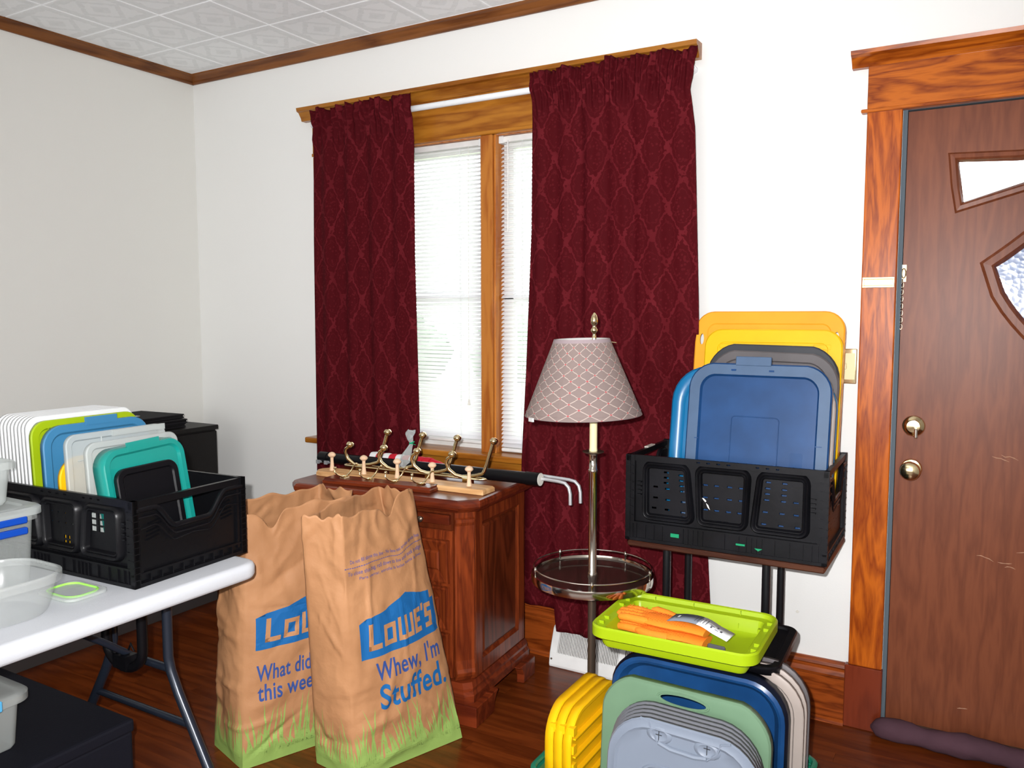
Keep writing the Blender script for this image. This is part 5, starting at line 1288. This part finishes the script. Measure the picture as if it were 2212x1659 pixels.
def logo(bag, f, x0, x1, y0, y1):
    X = lambda a: x0+(x1-x0)*a; Y = lambda b: y0+(y1-y0)*b
    body = [(0, 0), (1, 0), (1, .66), (.94, .66), (.94, .82), (.83, .84), (.60, 1.0), (.32, .80), (.10, .76), (.10, .70), (0, .68)]
    bag.wrap('printed_logo', poly_bm([[(X(a), Y(b)) for a, b in body]]), f, M['bagprint'], .0013, 'blue gabled shop logo with the shop name in paper-coloured capitals')
    P = []; h0, h1 = .14, .60
    def bar(a, b, c, d): P.append([(a, b), (c, b), (c, d), (a, d)])
    w_ = .042; hh = (h1-h0)
    # L
    bar(.09, h0, .135, h1+.04); bar(.09, h0, .235, h0+.10)
    # O (lower, squarish)
    bar(.265, h0, .305, h1-.06); bar(.375, h0, .415, h1-.06); bar(.305, h0, .375, h0+.09); bar(.305, h1-.15, .375, h1-.06)
    # W
    for a in (.445, .525, .605): bar(a, h0, a+.038, h1-.02)
    bar(.483, h0, .525, h0+.09); bar(.563, h0, .605, h0+.09)
    # E
    bar(.660, h0, .700, h1); bar(.700, h0, .760, h0+.09); bar(.700, (h0+h1)/2-.04, .750, (h0+h1)/2+.05); bar(.700, h1-.09, .760, h1)
    # apostrophe
    P.append([(.775, h1-.10), (.800, h1-.10), (.812, h1+.04), (.778, h1+.04)])
    # S
    bar(.825, h0, .925, h0+.09); bar(.885, h0+.09, .925, (h0+h1)/2-.03); bar(.825, (h0+h1)/2-.03, .925, (h0+h1)/2+.06); bar(.825, (h0+h1)/2+.06, .865, h1-.09); bar(.825, h1-.09, .925, h1)
    Q = [[(X(a+.03*(b-.37)), Y(b)) for a, b in p] for p in P]
    bag.wrap('printed_logo_lettering', poly_bm(Q), f, M['kraft'], .0019, 'shop name reading LOWE\'S' if False else None)
def grass_print(bag, f, seed, u0=0, u1=1):
    rnd = random.Random(seed); polys = []
    u = u0
    polys.append([(u0, .0), (u1, .0), (u1, .055), (u0, .055)])
    nb = 74 if f % 2 else 50
    for i in range(nb):
        x = u0+(u1-u0)*(i+rnd.uniform(.2, .8))/nb; h = rnd.uniform(.08, .19) if rnd.random() < .68 else rnd.uniform(.18, .27); ln = rnd.uniform(-.11, .05); w_ = rnd.uniform(.009, .017)*(1 if f % 2 else 1.3)
        L_ = []; R_ = []
        for k in range(6):
            q = k/5; c = x+ln*q*q; ww = w_*(1-q)**.8; y = .04+(h-.04)*q; L_.append((min(max(c-ww, u0), u1), y)); R_.append((min(max(c+ww, u0), u1), y))
        P = L_[:-1]+[(min(max(x+ln, u0), u1), h)]+R_[-2::-1]
        polys.append(P)
    for k, ps in enumerate((polys,)):
        b = bmesh.new()
        for P in ps:
            try:
                vs_ = [b.verts.new((x, y, 0)) for x, y in P]; b.faces.new(vs_)
            except ValueError: pass
        bmesh.ops.triangulate(b, faces=b.faces[:])
        bag.wrap('printed_grass', b, f, M['grassprint'], .0012)

def rim1(f, u):
    z = .006*sin(u*9+f)+.004*sin(u*23+f*2)
    if f == 1: z += -.010*math.exp(-((u-.12)/.15)**2) - .052*math.exp(-((u-.62)/.12)**2)+.014*math.exp(-((u-.95)/.1)**2)
    if f == 3: z += .0
    return z
bag1 = Bag([(1.885, -1.135), (2.062, -1.155), (2.200, -.770), (2.020, -.730)],
           [(1.955, -1.250, .838), (2.062, -1.195, .838), (2.045, -.835, .850), (1.880, -.800, .840)], 5, rim1, [.012, .030, .010, .012])
bag1.build('paper_leaf_bag', 'right-hand brown paper yard bag with blue slogan, standing in front of the cabinet', None)
logo(bag1, 1, .10, .97, .455, .655)
bag1.wrap('printed_slogan', text_bm("Whew, I'm", .22, .362, .70, .068, .017), 1, M['bagtext'], .0014)
bag1.wrap('printed_slogan', text_bm("Stuffed.", .24, .250, .70, .090, .020), 1, M['bagprint'], .0014)
bag1.wrap('printed_fine_text', text_bm("Do not fill above this line - No llene mas arriba de esta linea", .06, .822, .90, .013, .010), 1, M['smallprint'], .0014)
bag1.wrap('printed_fine_text', text_bm("To close this bag, roll down to line and tuck in edges", .03, .778, .93, .015, .012), 1, M['smallprint'], .0014)
bag1.wrap('printed_fine_text', text_bm("Para cerrar, enrolle la bolsa hasta la linea", .15, .755, .78, .011, .008), 1, M['smallprint'], .0014)
bag1.wrap('printed_fine_text', poly_bm([[(.0+i*.024, .805), (.017+i*.024, .805), (.017+i*.024, .8085), (.0+i*.024, .8085)] for i in range(41)]), 1, M['smallprint'], .0014)
grass_print(bag1, 1, 3); grass_print(bag1, 0, 4)

def rim2(f, u):
    z = .006*sin(u*8+f*3)+.005*sin(u*21+f)
    if f == 1: z += -.045*math.exp(-((u-.22)/.07)**2)+.0*u
    if f in (2, 3): z += .012
    return z
bag2 = Bag([(1.512, -1.225), (1.712, -1.285), (1.860, -.925), (1.640, -.840)],
           [(1.595, -1.225, .812), (1.735, -1.262, .815), (1.845, -.905, .828), (1.650, -.850, .818)], 9, rim2, [.020, .026, .008, .012])
bag2.build('paper_leaf_bag', 'left-hand brown paper yard bag, crumpled, partly hidden by the table crate and the other bag', None)
logo(bag2, 1, .08, .97, .470, .655)
bag2.wrap('printed_slogan', text_bm("What did you do", .09, .345, .86, .062, .017), 1, M['bagtext'], .0014)
bag2.wrap('printed_slogan', text_bm("this weekend?", .10, .268, .80, .062, .017), 1, M['bagtext'], .0014)
grass_print(bag2, 1, 7); grass_print(bag2, 0, 8)
